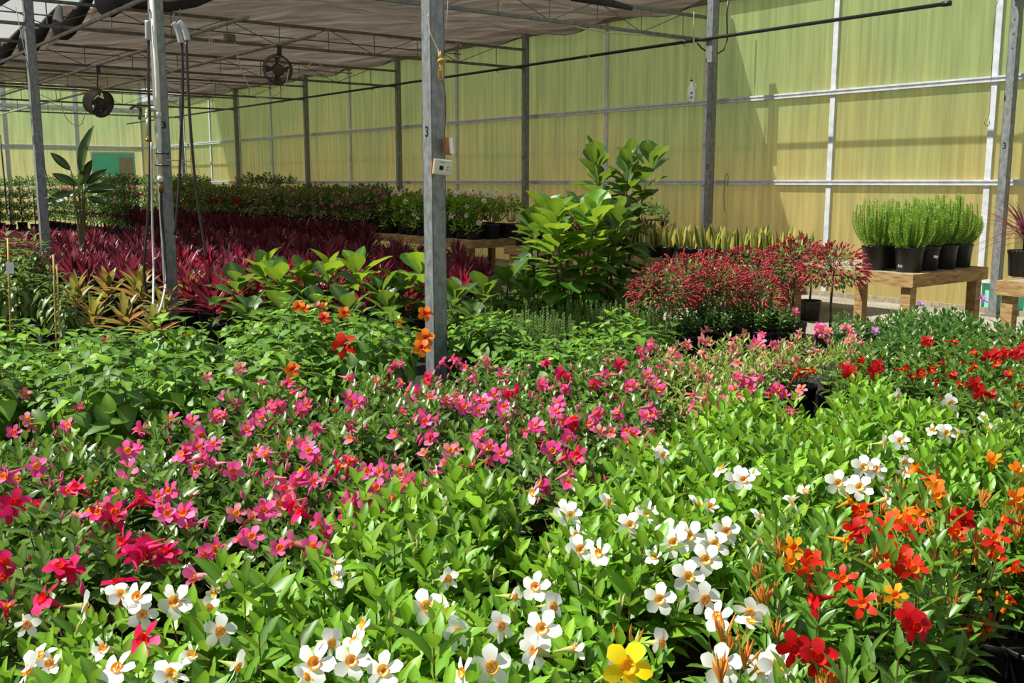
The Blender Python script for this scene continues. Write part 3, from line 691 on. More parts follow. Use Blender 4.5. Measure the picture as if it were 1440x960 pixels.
def frame(p, d, n, s=1.0):
    d = Vector(d).normalized(); n = Vector(n); y = n.cross(d)
    if y.length < 1e-4: y = Vector((0, 1, 0)).cross(d)
    y.normalize(); z = d.cross(y)
    m = Matrix((( d.x * s, y.x * s, z.x * s, p[0]), (d.y * s, y.y * s, z.y * s, p[1]), (d.z * s, y.z * s, z.z * s, p[2]), (0, 0, 0, 1)))
    return m
def put(mb, tpl, m, mi=0):
    vs, fs, rib = tpl; a = np.array(m); v = vs @ a[:3, :3].T + a[:3, 3]
    mb.add(v.tolist(), fs, mi, rib)
def tpl_mesh(name, tpl, mat):
    mb = MB(); mb.add(tpl[0].tolist(), tpl[1], 0, tpl[2]); return mb.mesh(name, mat)
def rdir(r, az, el): return Vector((math.cos(az) * math.cos(el), math.sin(az) * math.cos(el), math.sin(el))) * r

LEAF = {'mandevilla': [leaf_tpl(.075, .034, 'ellipse', 4, .35, .22), leaf_tpl(.07, .030, 'ellipse', 4, .5, .1)],
        'narrow': [leaf_tpl(.085, .026, 'ellipse', 4, .45, .12), leaf_tpl(.08, .023, 'ellipse', 4, .4, .2)],
        'hibiscus': [leaf_tpl(.095, .066, 'ovate', 5, .22, .3, .012), leaf_tpl(.085, .055, 'ovate', 5, .3, .18, .012)],
        'stake': [leaf_tpl(.15, .045, 'ellipse', 5, .3, .4), leaf_tpl(.13, .038, 'ellipse', 5, .35, .25)],
        'small': [leaf_tpl(.045, .026, 'ellipse', 3, .25, .2)],
        'fig': [leaf_tpl(.27, .20, 'fiddle', 8, .22, .2, .012, 2), leaf_tpl(.25, .17, 'fiddle', 8, .35, .35, .014, 2), leaf_tpl(.22, .17, 'fiddle', 8, .15, .1, .014, 2)],
        'cordy': [leaf_tpl(.44, .062, 'ellipse', 6, .5, .16), leaf_tpl(.40, .05, 'ellipse', 6, .55, .08)],
        'broad': [leaf_tpl(.40, .095, 'ellipse', 6, .4, .3), leaf_tpl(.36, .08, 'ellipse', 6, .45, .15)],
        'paddle': [leaf_tpl(.62, .20, 'ellipse', 8, .5, .12, .005, 2)],
        'blade': [leaf_tpl(.5, .018, 'sword', 6, .4, .35)]}

# each plant generator gives a list of (template, matrix) leaves and a stem mesh builder, origin on the ground, pot .24 high
POTH, POTR = .235, .135
def gen_shoots(r, nsh, H, RR, kind, node=.034, nodes=5, el0=.35, el1=1.15, base=POTH - .02, droop=0, szr=(.8, 1.15), pair=2):
    leaves = []; st = MB()
    for k in range(nsh):
        a = 2.4 * k + r.uniform(-.4, .4); q = math.sqrt((k + .5) / nsh); rad = RR * q
        top = Vector((math.cos(a) * rad, math.sin(a) * rad, H * (1 - .22 * q * q) + r.uniform(-.06, .05)))
        root = Vector((math.cos(a) * .03, math.sin(a) * .03, base))
        mid = root.lerp(top, .55) + Vector((math.cos(a), math.sin(a), 0)) * rad * .22
        pts = arc(root, mid, top, 5); st.tube(pts, [.0035, .0032, .003, .0026, .0022, .0018], 4, cap=False)
        dirv = (pts[-1] - pts[-2]).normalized()
        L = sum((pts[i + 1] - pts[i]).length for i in range(5))
        phase = r.uniform(0, 6.28)
        for j in range(nodes):
            back = j * node; f_ = 1 - back / L
            if f_ < .15: break
            x_ = f_ * 5; i_ = min(4, int(x_)); p = pts[i_].lerp(pts[i_ + 1], x_ - i_)
            ax = (pts[i_ + 1] - pts[i_]).normalized(); ux = ax.orthogonal().normalized(); uy = ax.cross(ux)
            el = el1 + (el0 - el1) * min(1, j / 3.0) + r.uniform(-.2, .2) * (2 if droop else 1)
            sz = (.62 if j == 0 else .85 if j == 1 else 1.0) * r.uniform(*szr)
            for m_ in range(pair):
                ph = phase + j * 1.57 + m_ * 2 * math.pi / pair + r.uniform(-.25, .25)
                out = ux * math.cos(ph) + uy * math.sin(ph)
                d = ax * math.sin(el) + out * math.cos(el); d.z -= droop
                leaves.append((r.randrange(len(LEAF[kind])), frame(p, d, ax - out * .3, sz)))
    return leaves, st
def lmesh(name, kind, leaves, mat, extra=None):
    mb = MB()
    for (ti, m) in leaves: put(mb, LEAF[kind][ti], m)
    return mb.mesh(name, mat)
# pots
def pot_mesh(hr=1.0, rr=1.0):
    mb = MB(); h = POTH * hr; r_ = POTR * rr
    mb.lathe([(0, .012), (r_ * .80, .012), (r_ * .82, 0), (r_ * .84, .004), (r_ * .95, h - .035), (r_ * .97, h - .032), (r_, h - .03), (r_ * 1.01, h - .004), (r_ * 1.0, h), (r_ * .96, h - .002), (r_ * .93, h - .04), (r_ * .9, h * .5)], 24)
    return mb.mesh('pot', 'pot')
def soil_mesh(hr=1.0, rr=1.0):
    mb = MB(); r_ = POTR * rr * .93; mb.lathe([(0, POTH * hr - .026), (r_ * .5, POTH * hr - .022), (r_, POTH * hr - .035)], 18); return mb.mesh('soil', 'soil')
POT, SOIL = pot_mesh(), soil_mesh()
# flowers: face along +Z, origin at the throat
THROAT = {}
def flower_mesh(rad, np_, pmat, thr='throat', tube=.045, cup=.25, pw=.9, curl=.25, tube_m=None):
    mb = MB(); tp = leaf_tpl(rad * .86, rad * pw, 'petal', 4, .12, curl)
    for k in range(np_):
        a = 2 * math.pi * k / np_ + .12
        d = Vector((math.cos(a), math.sin(a), cup)); base = Vector((math.cos(a) * rad * .14, math.sin(a) * rad * .14, 0))
        put(mb, tp, frame(base, d, Vector((-math.sin(a) * .35, math.cos(a) * .35, 1)), 1.0), 0)
    mb.lathe([(rad * .24, -.004), (rad * .19, -tube * .35), (rad * .08, -tube * .75), (.002, -tube)], 8, mi=1)
    me = mb.mesh('flower', [pmat, tube_m or pmat])
    tb = MB(); tb.lathe([(rad * .31, .007 + cup * rad * .12), (rad * .22, .001), (rad * .12, -rad * .05), (.0005, -rad * .09)], 10)
    THROAT[me.name] = tb.mesh('throat', thr); return me
def bud_mesh(L, r_, mat, mat2=None):
    mb = MB(); mb.lathe([(0, L), (r_ * .5, L * .75), (r_, L * .5), (r_ * .6, L * .2), (r_ * .3, 0)], 6); return mb.mesh('bud', mat)
FL = {'white': flower_mesh(.041, 5, 'petal_white', pw=.98, tube_m='bud_green'), 'pink': flower_mesh(.036, 5, 'petal_pink'), 'rose': flower_mesh(.036, 5, 'petal_rose', 'petal_scarlet'),
      'pale': flower_mesh(.03, 5, 'petal_pale'), 'red': flower_mesh(.036, 5, 'petal_red', 'petal_scarlet'), 'scarlet': flower_mesh(.034, 5, 'petal_scarlet', 'petal_orange', pw=.62),
      'orange': flower_mesh(.032, 5, 'petal_orange', 'petal_gold', pw=.75), 'gold': flower_mesh(.028, 5, 'petal_gold', 'petal_orange', pw=.75), 'yellow': flower_mesh(.050, 5, 'petal_yellow', pw=1.0),
      'violet': flower_mesh(.03, 5, 'petal_violet', 'petal_white'), 'hib_red': flower_mesh(.075, 5, 'petal_scarlet', 'petal_red', pw=1.0), 'hib_orange': flower_mesh(.06, 5, 'petal_orange', 'petal_red', pw=1.0),
      'peach': flower_mesh(.05, 5, 'petal_pale', 'petal_gold', pw=.8)}
# drooping, half-closed flowers seen from the side
FC = {k: flower_mesh(.034, 5, v, tube=.05, cup=1.3, pw=.8, curl=.35, tube_m=tm) for k, v, tm in (('white', 'petal_white', 'bud_green'), ('pink', 'petal_pink', 'petal_pale'), ('rose', 'petal_rose', None), ('pale', 'petal_pale', None), ('red', 'petal_red', None), ('scarlet', 'petal_scarlet', 'petal_orange'), ('orange', 'petal_orange', None), ('gold', 'petal_gold', None))}
BUD = {'white': bud_mesh(.05, .006, 'bud_green'), 'pink': bud_mesh(.042, .006, 'petal_pink'), 'pale': bud_mesh(.042, .006, 'petal_pale'), 'orange': bud_mesh(.055, .0035, 'bud_orange'), 'red': bud_mesh(.04, .006, 'petal_red')}

def bud_cluster(n, L, r_, mat, spread, seed):
    q_ = rr(seed); mb = MB()
    for k in range(n):
        d = Vector((q_.uniform(-spread, spread), q_.uniform(-spread, spread), 1)).normalized(); l_ = L * q_.uniform(.6, 1.1)
        mb.tube([(0, 0, 0), d * l_ * .35, d * l_ * .7, d * l_], [r_ * .35, r_ * .6, r_, r_ * .15], 5, cap=False)
    return mb.mesh('bud_cluster', mat)
def rr(i): return random.Random(i)
BC_O = [bud_cluster(8, .085, .0042, 'bud_orange', .42, 900 + i) for i in range(3)]
BC_W = [bud_cluster(3, .065, .006, 'bud_green', .35, 910 + i) for i in range(2)]
BC_P = [bud_cluster(4, .05, .0055, 'petal_pale', .5, 920 + i) for i in range(2)]
# ------------------------------------------------------------ plant prototypes (mesh sets, shared by all copies)
class Proto: pass
def proto(kind, leaves, st, leafmat, stem='stem', split=0):
    P = Proto(); P.kind = kind; P.mat = leafmat
    P.stem = st.mesh('stem', stem)
    score = sorted(range(len(leaves)), key=lambda i: -(leaves[i][1].translation.z + .25 * leaves[i][1].translation.xy.length))
    P.top = [leaves[i] for i in score[:split]]; rest = [leaves[i] for i in score[split:]]
    P.full = lmesh('foliage', kind, leaves, leafmat)
    P.rest = lmesh('foliage', kind, rest, leafmat) if split and rest else None
    P.leaf_me = LM.setdefault((kind, leafmat), [tpl_mesh('leaf', t, leafmat) for t in LEAF[kind]])
    return P
LM = {}
def rr(i): return random.Random(i)
def mk(seed, nsh, H, RR, kind, mat, split=60, **kw):
    lv, st = gen_shoots(rr(seed), nsh, H, RR, kind, **kw); return proto(kind, lv, st, mat, split=split)
PR = {
 'white': [mk(10 + i, 19, .62, .20, 'mandevilla', 'leaf_bright', nodes=5, node=.040, split=100, szr=(1.15, 1.6), el0=.5, el1=1.2) for i in range(5)],
 'pink': [mk(20 + i, 20, .57, .20, 'mandevilla', 'leaf_dark', nodes=5, node=.038, split=80, szr=(1.0, 1.42), el0=.4) for i in range(5)],
 'pinkpale': [mk(30 + i, 20, .56, .20, 'narrow', 'leaf_pale', nodes=4) for i in range(3)],
 'orange': [mk(40 + i, 17, .68, .17, 'narrow', 'leaf_narrow', nodes=6, node=.05, el0=.55, el1=1.2, split=100, szr=(1.0, 1.35)) for i in range(4)],
 'red': [mk(50 + i, 20, .58, .21, 'mandevilla', 'leaf_dark', nodes=5, szr=(.95, 1.3)) for i in range(3)],
 'violet': [mk(60 + i, 22, .62, .23, 'mandevilla', 'leaf_violet', nodes=6, szr=(.95, 1.35)) for i in range(3)],
 'hibiscus': [mk(70 + i, 19, .74, .25, 'hibiscus', 'leaf_hibiscus', nodes=6, node=.055, el0=-.75, el1=.8, droop=.45, split=80, szr=(.85, 1.5)) for i in range(4)],
 'broad': [mk(80 + i, 15, .56, .23, 'hibiscus', 'leaf_hibiscus', nodes=5, node=.055, el0=-.7, el1=.7, droop=.45, szr=(.95, 1.6)) for i in range(3)],
 'hedge': [mk(90 + i, 26, .62, .27, 'mandevilla', 'leaf_hedge', nodes=4, szr=(.9, 1.3)) for i in range(3)],
 'benchgreen': [mk(95 + i, 20, .52, .20, 'mandevilla', 'leaf_bright', nodes=4) for i in range(3)],
 'stake': [mk(100 + i, 9, .98, .16, 'stake', 'leaf_stake', nodes=9, node=.075, el0=-.3, el1=.9, droop=.35, split=120, szr=(1.0, 1.5)) for i in range(3)],
}
def gen_cordy(seed, n, L, el_min=.55, tilt=.0, base=.26, kind='cordy', sz=(.75, 1.05)):
    r = rr(seed); lv = []; st = MB(); st.tube([(0, 0, POTH - .03), (.01, 0, base + .08)], .014, 6)
    for k in range(n):
        q = k / (n - 1); az = 2.4 * k + r.uniform(-.3, .3); el = 1.45 - (1.45 - el_min) * (1 - q) ** 1.1 + r.uniform(-.1, .1)
        p = Vector((0, 0, base + .13 * q)); d = rdir(1, az, el)
        lv.append((r.randrange(len(LEAF[kind])), frame(p, d, Vector((-d.x, -d.y, 1.2)), L * r.uniform(*sz) * (.85 + .15 * (1 - q)))))
    return lv, st
def cordy(seed, n, L, mat, **kw):
    lv, st = gen_cordy(seed, n, L, **kw); return proto(kw.get('kind', 'cordy'), lv, st, mat, 'dark_stem', split=n)
PR['cordy'] = [cordy(200 + i, 26, .92, 'leaf_cordyline', el_min=.85) for i in range(5)]
PR['cordy_red'] = [cordy(210 + i, 26, .98, 'leaf_cordyline_red', el_min=.8) for i in range(3)]
PR['cordy_dark'] = [cordy(220 + i, 26, .95, 'leaf_cordyline_dark', el_min=.75) for i in range(3)]
PR['croton'] = [cordy(230 + i, 24, .92, 'leaf_croton', el_min=.3, kind='broad') for i in range(3)]
PR['cordy_brown'] = [cordy(240 + i, 20, .75, 'leaf_cordyline_dark', el_min=.3) for i in range(3)]

def plant(P, loc, rz, sc_, name, label, cat, group, leaves_apart=False, soil=True, potscale=1.0, pot=True):
    o = empty(name, loc, rz, label=label, cat=cat, group=group); o.scale = (1, 1, 1)
    if pot:
        q = link('pot', POT, o); q.scale = (potscale,) * 3
        if soil: q = link('soil', SOIL, o); q.scale = (potscale,) * 3
    link('stem', P.stem, o, scale=sc_)
    if leaves_apart and P.top:
        for (ti, m) in P.top:
            l = bpy.data.objects.new('leaf', P.leaf_me[ti]); col.objects.link(l); l.parent = o
            l.matrix_local = Matrix.Scale(sc_, 4) @ m
        if P.rest: f = link('foliage', P.rest, o, scale=sc_); f['kind'] = 'stuff'
    else:
        f = link('foliage', P.full, o, scale=sc_); f['kind'] = 'stuff'
    return o

# ------------------------------------------------------------ beds
def inside(x, y, poly):
    c = False; n = len(poly); j = n - 1
    for i in range(n):
        xi, yi = poly[i]; xj, yj = poly[j]
        if (yi > y) != (yj > y) and x < (xj - xi) * (y - yi) / (yj - yi) + xi: c = not c
        j = i
    return c
def to_px(v):
    dep = v.y * CT + (EYE - v.z) * ST
    return (720 + F * v.x / dep, 480 - F * ((v.z - EYE) * CT + v.y * ST) / dep)
BEDS = {}
OCC = []
def fill(bed, poly_px, z, sp, protos, name, cat, leaves_y=0, sc=(.94, 1.06), jit=.05, base=0.0, maxn=999, zvar=0, spb=None, mind=.7):
    poly = [at_z(x, y, z) for x, y in poly_px]; poly2 = [(p.x, p.y) for p in poly]
    ss = [(P0 - p).dot(B) for p in poly]; tt = [(p - P0).dot(A) for p in poly]
    out = []; i = 0; spb = spb or sp
    s = min(ss)
    while s < max(ss) + sp:
        t = min(tt) + (spb / 2 if i % 2 else 0)
        while t < max(tt) + sp:
            w = G(s, t, base) + Vector((rng.uniform(-jit, jit), rng.uniform(-jit, jit), 0))
            if inside(w.x, w.y, poly2) and w.y > 1.25 and all((w.x - q[0]) ** 2 + (w.y - q[1]) ** 2 > (mind * sp) ** 2 for q in OCC[-260:]) and (w.xy - C1.xy).length > .2 and (w.xy - Vector((-.50, 6.75))).length > .30:
                x_, y_ = to_px(w + Vector((0, 0, z)))
                if -90 < x_ < 1530: out.append(w); OCC.append((w.x, w.y))
            t += spb
        s += sp; i += 1
    out.sort(key=lambda w: w.y); out = out[:maxn]
    res = []
    for k, w in enumerate(out):
        P = protos[rng.randrange(len(protos))]; s_ = rng.uniform(*sc)
        o = plant(P, w, rng.uniform(0, 6.28), s_, name, None, cat, None, leaves_apart=(w.y < leaves_y), soil=(w.y < 5.5))
        o['_s'] = s_; res.append(o)
    BEDS[bed] = res; return res
WHITE = [(-260,1120),(-260,880),(0,872),(180,812),(380,752),(560,700),(620,672),(700,700),(770,700),(850,645),(960,592),(1130,560),(1230,530),(1330,555),(1400,600),(1440,612),(1400,640),(1190,700),(1060,770),(1030,900),(1060,1120)]
PINK = [(-260,872),(-260,610),(0,606),(150,592),(300,575),(430,545),(560,530),(640,515),(880,497),(960,490),(940,590),(850,630),(770,685),(620,662),(560,690),(380,740),(180,800),(0,862)]
PINKP = [(885,495),(1000,480),(1100,470),(1215,468),(1225,482),(1130,500),(1130,545),(960,580)]
ORANGE = [(1088,795),(1200,712),(1440,640),(1700,610),(1700,738),(1440,742),(1300,756),(1262,930),(1262,1110),(1090,1110),(1066,900)]
REDB = [(1140,505),(1215,492),(1440,483),(1620,483),(1620,600),(1440,600),(1335,545),(1232,520),(1140,540)]
VIOL = [(1150,458),(1190,446),(1290,436),(1395,434),(1425,474),(1300,480),(1215,484)]
HIB = [(-220,610),(-220,470),(0,466),(110,462),(220,456),(330,446),(420,440),(600,436),(590,470),(600,505),(440,535),(300,560),(0,592)]
BROAD = [(645,500),(632,448),(760,446),(930,448),(960,476),(880,492)]
ROSE = [(628,446),(630,420),(700,412),(900,404),(940,425),(930,448)]
fill('orange', ORANGE, .66, .31, PR['orange'], 'potted_mandevilla', 'plant', 4.0)
fill('white', WHITE, .60, .315, PR['white'], 'potted_mandevilla', 'plant', 3.8, sc=(.89, 1.08), jit=.07)
fill('pink', PINK, .56, .33, PR['pink'], 'potted_mandevilla', 'plant', 3.8, sc=(.9, 1.08), jit=.07)
fill('pinkpale', PINKP, .54, .34, PR['pinkpale'], 'potted_mandevilla', 'plant')
fill('red', REDB, .56, .34, PR['red'], 'potted_mandevilla', 'plant')
fill('violet', VIOL, .6, .36, PR['violet'], 'potted_shrub', 'plant')
fill('hibiscus', HIB, .70, .38, PR['hibiscus'], 'potted_hibiscus', 'plant', 5.6, sc=(.84, 1.13), jit=.08)
fill('broad', BROAD, .55, .38, PR['broad'], 'potted_vine', 'plant', sc=(.85, 1.15), jit=.08)
# the clump with visible pots at the lower right
for (px, py, P, s_) in ((1455, 850, 3, .97), (1318, 948, 2, .60), (1392, 884, 1, .90), (1468, 905, 0, .95)):
    w = at_z(px, py, .23)
    o = plant(PR['orange'][P], (w.x, w.y, 0), 1.0, s_, 'potted_mandevilla', None, 'plant', None, True, True); o['_s'] = s_
    BEDS['orange'].append(o)

# ------------------------------------------------------------ flowers, each a part of the plant it grows on
Wf = [(37,876),(41,943),(247,845,1),(200,864),(169,836),(194,839),(312,814),(304,831),(292,856),(73,932),(56,923),(149,912),(239,949),(166,940),(273,921),(332,937),(309,887),(118,853),
 (472,791),(475,808),(627,814),(599,853,1),(633,861),(641,890),(444,932,1),(464,904),(512,878),(501,904),(495,929,1),(540,943,1),(690,937,1),(652,946),(703,881),(754,825),(720,839),(754,915),(430,954),
 (802,724),(816,772,1),(813,752),(844,777),(886,738,1),(911,721,1),(855,707),(942,749,1),(948,763,1),(970,752,1),(1021,746,1),(1004,766,1),(993,786,1),(922,783),(967,811,1),(928,842,1),(990,842,1),(1015,935,1),(1069,940),(1094,935,1),
 (763,884,1),(751,915),(928,904),(860,946),(1055,859),(1055,876),(1010,867),(982,710),(998,712),(1069,760),(1069,727),(1114,710),(776,853),(807,912),
 (1335,567,1),(1262,556),(1386,589),(1392,603),(1330,609,1),(1349,609),(1313,606),(1265,620,1),(1243,623),(1214,657,1),(1231,660,1),(1271,648),(1273,662),(1178,679,1),(1209,685,1),(1251,685),(1245,702),(1071,662),(1046,674),(1133,693),(1113,705),(1147,609),
 (928,629),(931,640),(1038,674,1),(1015,660),(1069,662),(751,693),(796,719)]
Pf = [(34,554),(39,589),(20,609),(112,578),(96,600),(52,655,1),(180,634,1),(194,629,1),(180,660,1),(8,671),(22,707,2),(107,685,2),(194,705,2),(127,719),(163,721,2),(242,589),(197,603),(163,578),(270,592),(281,612),(281,629),(349,603,1),(366,587,1),(315,584),(318,558),(374,637),(284,643),(278,657),(256,640),(329,662),(394,570),(366,540),(231,716),(259,722),(332,722,1),(371,716,1),(394,707,1),(239,690),
 (368,589,1),(402,539),(391,572),(411,553),(444,600),(433,570),(501,567,1),(492,558,1),(495,601),(495,617),(430,626,1),(435,634,1),(408,620),(374,640),(441,677,1),(425,662),(413,682),(492,651,2),(517,662,1),(534,657),(561,662,1),(529,685,1),(571,679),(551,699),(610,682,1),(633,634,1),(627,651),(664,654),(681,632),(706,637,1),(678,612),(557,612),(554,513),(602,530,2),(621,510),(641,508),(655,516),(683,508),(667,530),(706,525),(565,539),(585,550),(607,558),(579,570),(599,592,1),(591,584),(641,555),(630,564),(652,572,1),(672,578,1),(681,564,1),(695,555,1),(709,572,1),(709,584),(754,598,1),(726,550,2),(374,716,1),(422,719,2),(495,705,1),(520,716,1),(385,671),(489,532),(529,536),(605,615),
 (769,511,2),(789,525,2),(764,539,1),(834,539,2),(866,499),(872,513,2),(917,482),(900,494),(951,502),(911,527,1),(922,541),(928,547),(892,541),(858,527),(785,567,1),(782,578,1),(755,598,1),(807,589,2),(844,581),(869,581),(911,572),(920,581),(796,547),(776,634,1),(844,606,1),(883,606),(886,620),(914,606),(799,617),(813,640,2),(799,665),(759,682),
 (990,561),(1018,564,1),(976,572),(1043,555),(1094,547,2),(1111,581),(1038,530),(1055,533),(1038,511),(1069,482,1),(1086,485,1),(1111,488),(996,480),(990,466),(967,482),(1046,468),(1071,471),(1046,536),(1093,547,1),(1110,578),(1127,547),
 (1158,463,1),(1152,459,1),(1165,466,1),(1195,463,1),(1188,460),(1119,438,1),
 (307,772,1),(354,755,1),(174,760,2),(158,729,2),(208,772,2),(233,777,2),(186,777,2),(4,791,2),(84,797,2),(166,819,2),(276,811),(262,724),(62,842,2),(203,901,2),(495,707),(450,735),(439,769),(413,763)]
Rf = [(1127,519),(1141,523),(1195,526,1),(1192,518,1),(1211,505),(1234,515,1),(1230,522,1),(1271,519),(1296,525),(1304,480,1),(1341,480),(1313,518),(1338,527),(1369,516),(1390,502,1),(1400,499,1),(1414,497,1),(1431,497,1),(1420,527),(1372,541,1),(1378,553,1),(1392,553),(1120,527),(1372,497),(1440,492,1),(1406,508)]
Of = [(1115,769,'gold'),(1206,712,'orange'),(1203,746,'red'),(1262,727,'orange'),(1271,718,'orange'),(1248,741,'scarlet'),(1285,741,'scarlet'),(1344,749,'scarlet'),(1141,788,'scarlet'),(1138,800,'scarlet'),(1113,788,'orange'),(1186,814,'scarlet'),(1144,842,'red'),(1214,848,'scarlet'),(1259,836,'gold'),(1262,780,'scarlet'),(1285,800,'scarlet'),(1254,791,'scarlet'),(1282,870,'red'),(1288,881,'red'),(1361,881,'scarlet'),(1389,881,'scarlet'),(1307,908,'gold'),(1400,757,'scarlet'),(1397,780,'scarlet'),(1425,800,'scarlet'),(1417,839,'scarlet'),(1369,836,'gold'),(1414,729,'scarlet'),(1431,701,'orange'),(1355,729,'red'),(1318,696,'orange'),(1347,777,'orange'),(1116,912,'red'),(1152,926,'red'),(1318,671,'scarlet'),(1316,682,'orange'),(1397,648,'orange'),(1352,724,'red'),(1431,661,'orange'),(1275,735,'orange'),(1295,722,'orange'),(1210,722,'scarlet'),(1276,792,'scarlet'),(1260,733,'orange'),(1195,705,'gold'),(1410,845,'orange'),(1190,760,'gold'),(1290,660,'orange')]
def nearest(beds, w):
    best = None
    for b in beds:
        for o in BEDS[b]:
            d = (o.location.x - w.x) ** 2 + (o.location.y - w.y) ** 2
            if best is None or d < best[0]: best = (d, o)
    return best[1]
NF = {}
def add_flower(host, w, me, facing, s_, name='flower', extra=None):
    rz = host.rotation_euler.z; R_ = Matrix.Rotation(-rz, 3, 'Z')
    loc = R_ @ (Vector(w) - host.location); f = R_ @ Vector(facing).normalized()
    o = link(name, me, host, loc, None, s_)
    q = f.to_track_quat('Z', 'Y').to_euler(); o.rotation_euler = q
    o.rotation_euler.rotate_axis('Z', rng.uniform(0, 6.28))
    if me.name in THROAT: link('throat', THROAT[me.name], o)
    NF[host.name] = NF.get(host.name, 0) + (1 if name == 'flower' else 0)
    return o
def facing(open_):
    if open_: return Vector((rng.uniform(-.45, .35), -1, rng.uniform(.2, .9)))
    return Vector((rng.uniform(-1, 1), rng.uniform(-1, .3), rng.uniform(-.2, .9)))
def stalk(host, w, length=.08):
    pass
for e in Wf:
    w = at_z(e[0], e[1], .64 + rng.uniform(-.02, .02)); h = nearest(['white', 'orange'] if e[0] < 1200 else ['white'], w); op = len(e) > 2
    add_flower(h, w, FL['white'] if op or rng.random() < .45 else FC['white'], facing(op), (1.05 if op else .92) * rng.uniform(.92, 1.08))
w = at_z(882, 937, .69); yel = nearest(['white'], w); add_flower(yel, w, FL['yellow'], (.1, -1, .55), 1.0)
for dx, dy in ((-14, -38), (3, -36), (14, -30)): add_flower(yel, at_z(882 + dx, 937 + dy, .70), BUD['orange'], (dx * .02, -.2, 1), .8, 'bud')
for e in Pf:
    z = .60 if e[1] > 500 else .58
    w = at_z(e[0], e[1], z + rng.uniform(-.02, .02)); h = nearest(['pink', 'pinkpale'], w); k = e[2] if len(e) > 2 else 0
    cn = 'rose' if k == 2 else ('pale' if (e[0] > 930 and rng.random() < .5) or rng.random() < .12 else 'pink')
    if k: me = FL[cn] if rng.random() < .75 else FC[cn]
    else: me = FC[cn] if rng.random() < .65 else FL[cn]
    add_flower(h, w, me, facing(k == 1), rng.uniform(.95, 1.2) * (1.2 if k == 2 else 1.05))
    for q in range(rng.choice((0, 1, 1, 2))):
        add_flower(h, w + Vector((rng.uniform(-.05, .05), rng.uniform(-.02, .05), rng.uniform(-.05, .01))), (FC if rng.random() < .7 else FL)[cn], facing(False), rng.uniform(.9, 1.15))
for e in Rf:
    w = at_z(e[0], e[1], .62); h = nearest(['red', 'violet'], w); add_flower(h, w, FL['red'] if len(e) > 2 else FC['red'], facing(len(e) > 2), 1.25 if len(e) > 2 else 1.0)
for x, y, c in Of:
    w = at_z(x, y, .42 if x > 1300 and y > 815 else .56 if x > 1300 and y > 765 else .70); h = nearest(['orange'], w); add_flower(h, w, FL[c] if rng.random() < .75 or c not in FC else FC[c], facing(rng.random() < .6), rng.uniform(.95, 1.15))
for (x, y, c, s_) in ((484,485,'hib_red',1.0),(420,432,'hib_orange',.9),(428,434,'hib_orange',.7),(447,431,'peach',.8),(456,448,'hib_red',.6),(484,440,'hib_orange',.8),(598,441,'hib_orange',.9),(598,475,'hib_orange',1.0),(593,489,'hib_orange',.9),(562,452,'gold',1.2),(411,520,'hib_orange',.7),(338,518,'peach',.8),(292,530,'peach',.6),(455,431,'hib_orange',.6),(262,473,'gold',1.0),(152,478,'peach',.9)):
    w = at_z(x, y, .76 if y < 470 else .70); h = nearest(['hibiscus'], w); add_flower(h, w, FL[c], (rng.uniform(-.3, .3), -1, .4), s_)
for (x, y) in ((1296,427),(1382,418),(1231,465),(1386,422)):
    w = at_z(x, y, .68); h = nearest(['violet'], w); add_flower(h, w, FL['violet'], facing(1), 1.0)
# buds: each small and thin, several to a plant
def scatter(bed, me, n, zr, rad, s_=(.8, 1.15), nm='bud', up=1.0, p=1.0):
    for o in BEDS[bed]:
        if rng.random() > p: continue
        for k in range(rng.randint(*n)):
            a = rng.uniform(0, 6.28); r_ = rad * math.sqrt(rng.random()); q = r_ / rad
            z = rng.uniform(*zr) - .09 * q * q
            w = o.location + Vector((r_ * math.cos(a), r_ * math.sin(a), z))
            add_flower(o, w, me[rng.randrange(len(me))], (rng.uniform(-.5, .5), rng.uniform(-.5, .5), up), rng.uniform(*s_), nm)
scatter('white', [BUD['white']], (1, 3), (.57, .63), .15)
scatter('pink', [BUD['pink'], BUD['pale'], BUD['pink']], (3, 6), (.53, .60), .16)
scatter('pinkpale', [BUD['pale'], BUD['white'], FC['pale']], (8, 13), (.52, .60), .18)
scatter('orange', BC_O, (4, 7), (.58, .68), .14, (.6, .95), nm='bud_cluster', up=2.0)
scatter('white', BC_W, (0, 2), (.56, .62), .15, nm='bud_cluster', up=1.2)
scatter('pink', BC_P, (1, 3), (.52, .58), .16, nm='bud_cluster', up=1.5)
scatter('red', [BUD['red'], BUD['red'], FC['red']], (2, 5), (.52, .6), .18)
scatter('pink', [FC['pink'], FC['rose'], FC['pale']], (0, 2), (.50, .58), .16, nm='flower')
scatter('pinkpale', [FC['pale'], FL['pink']], (1, 3), (.54, .6), .18, nm='flower')

# labels for the bed plants: by bloom count and by what they stand near
WORDS = ['no', 'one', 'two', 'three', 'four', 'five', 'six', 'seven', 'eight', 'nine', 'ten', 'eleven', 'twelve']
def zone(bed, w):
    x, y = to_px(w + Vector((0, 0, .6)))
    side = 'at the far left' if x < 160 else 'left of the middle post' if x < 480 else 'below the middle post' if x < 760 else 'right of the middle post' if x < 1080 else 'at the right'
    depth = {'white': ((880, 'bottom front'), (780, 'near the front'), (690, 'middle of the bed'), (0, 'back of the bed')),
             'pink': ((720, 'front of the bed'), (640, 'middle of the bed'), (570, 'rear of the bed'), (0, 'back edge of the bed')),
             'orange': ((880, 'bottom front'), (760, 'middle of the bed'), (0, 'back of the bed')),
             'hibiscus': ((540, 'front of the bed'), (490, 'middle of the bed'), (0, 'back of the bed'))}.get(bed, ((0, 'in its bed'),))
    dp = next(t for lim, t in depth if y >= lim)
    return side, dp
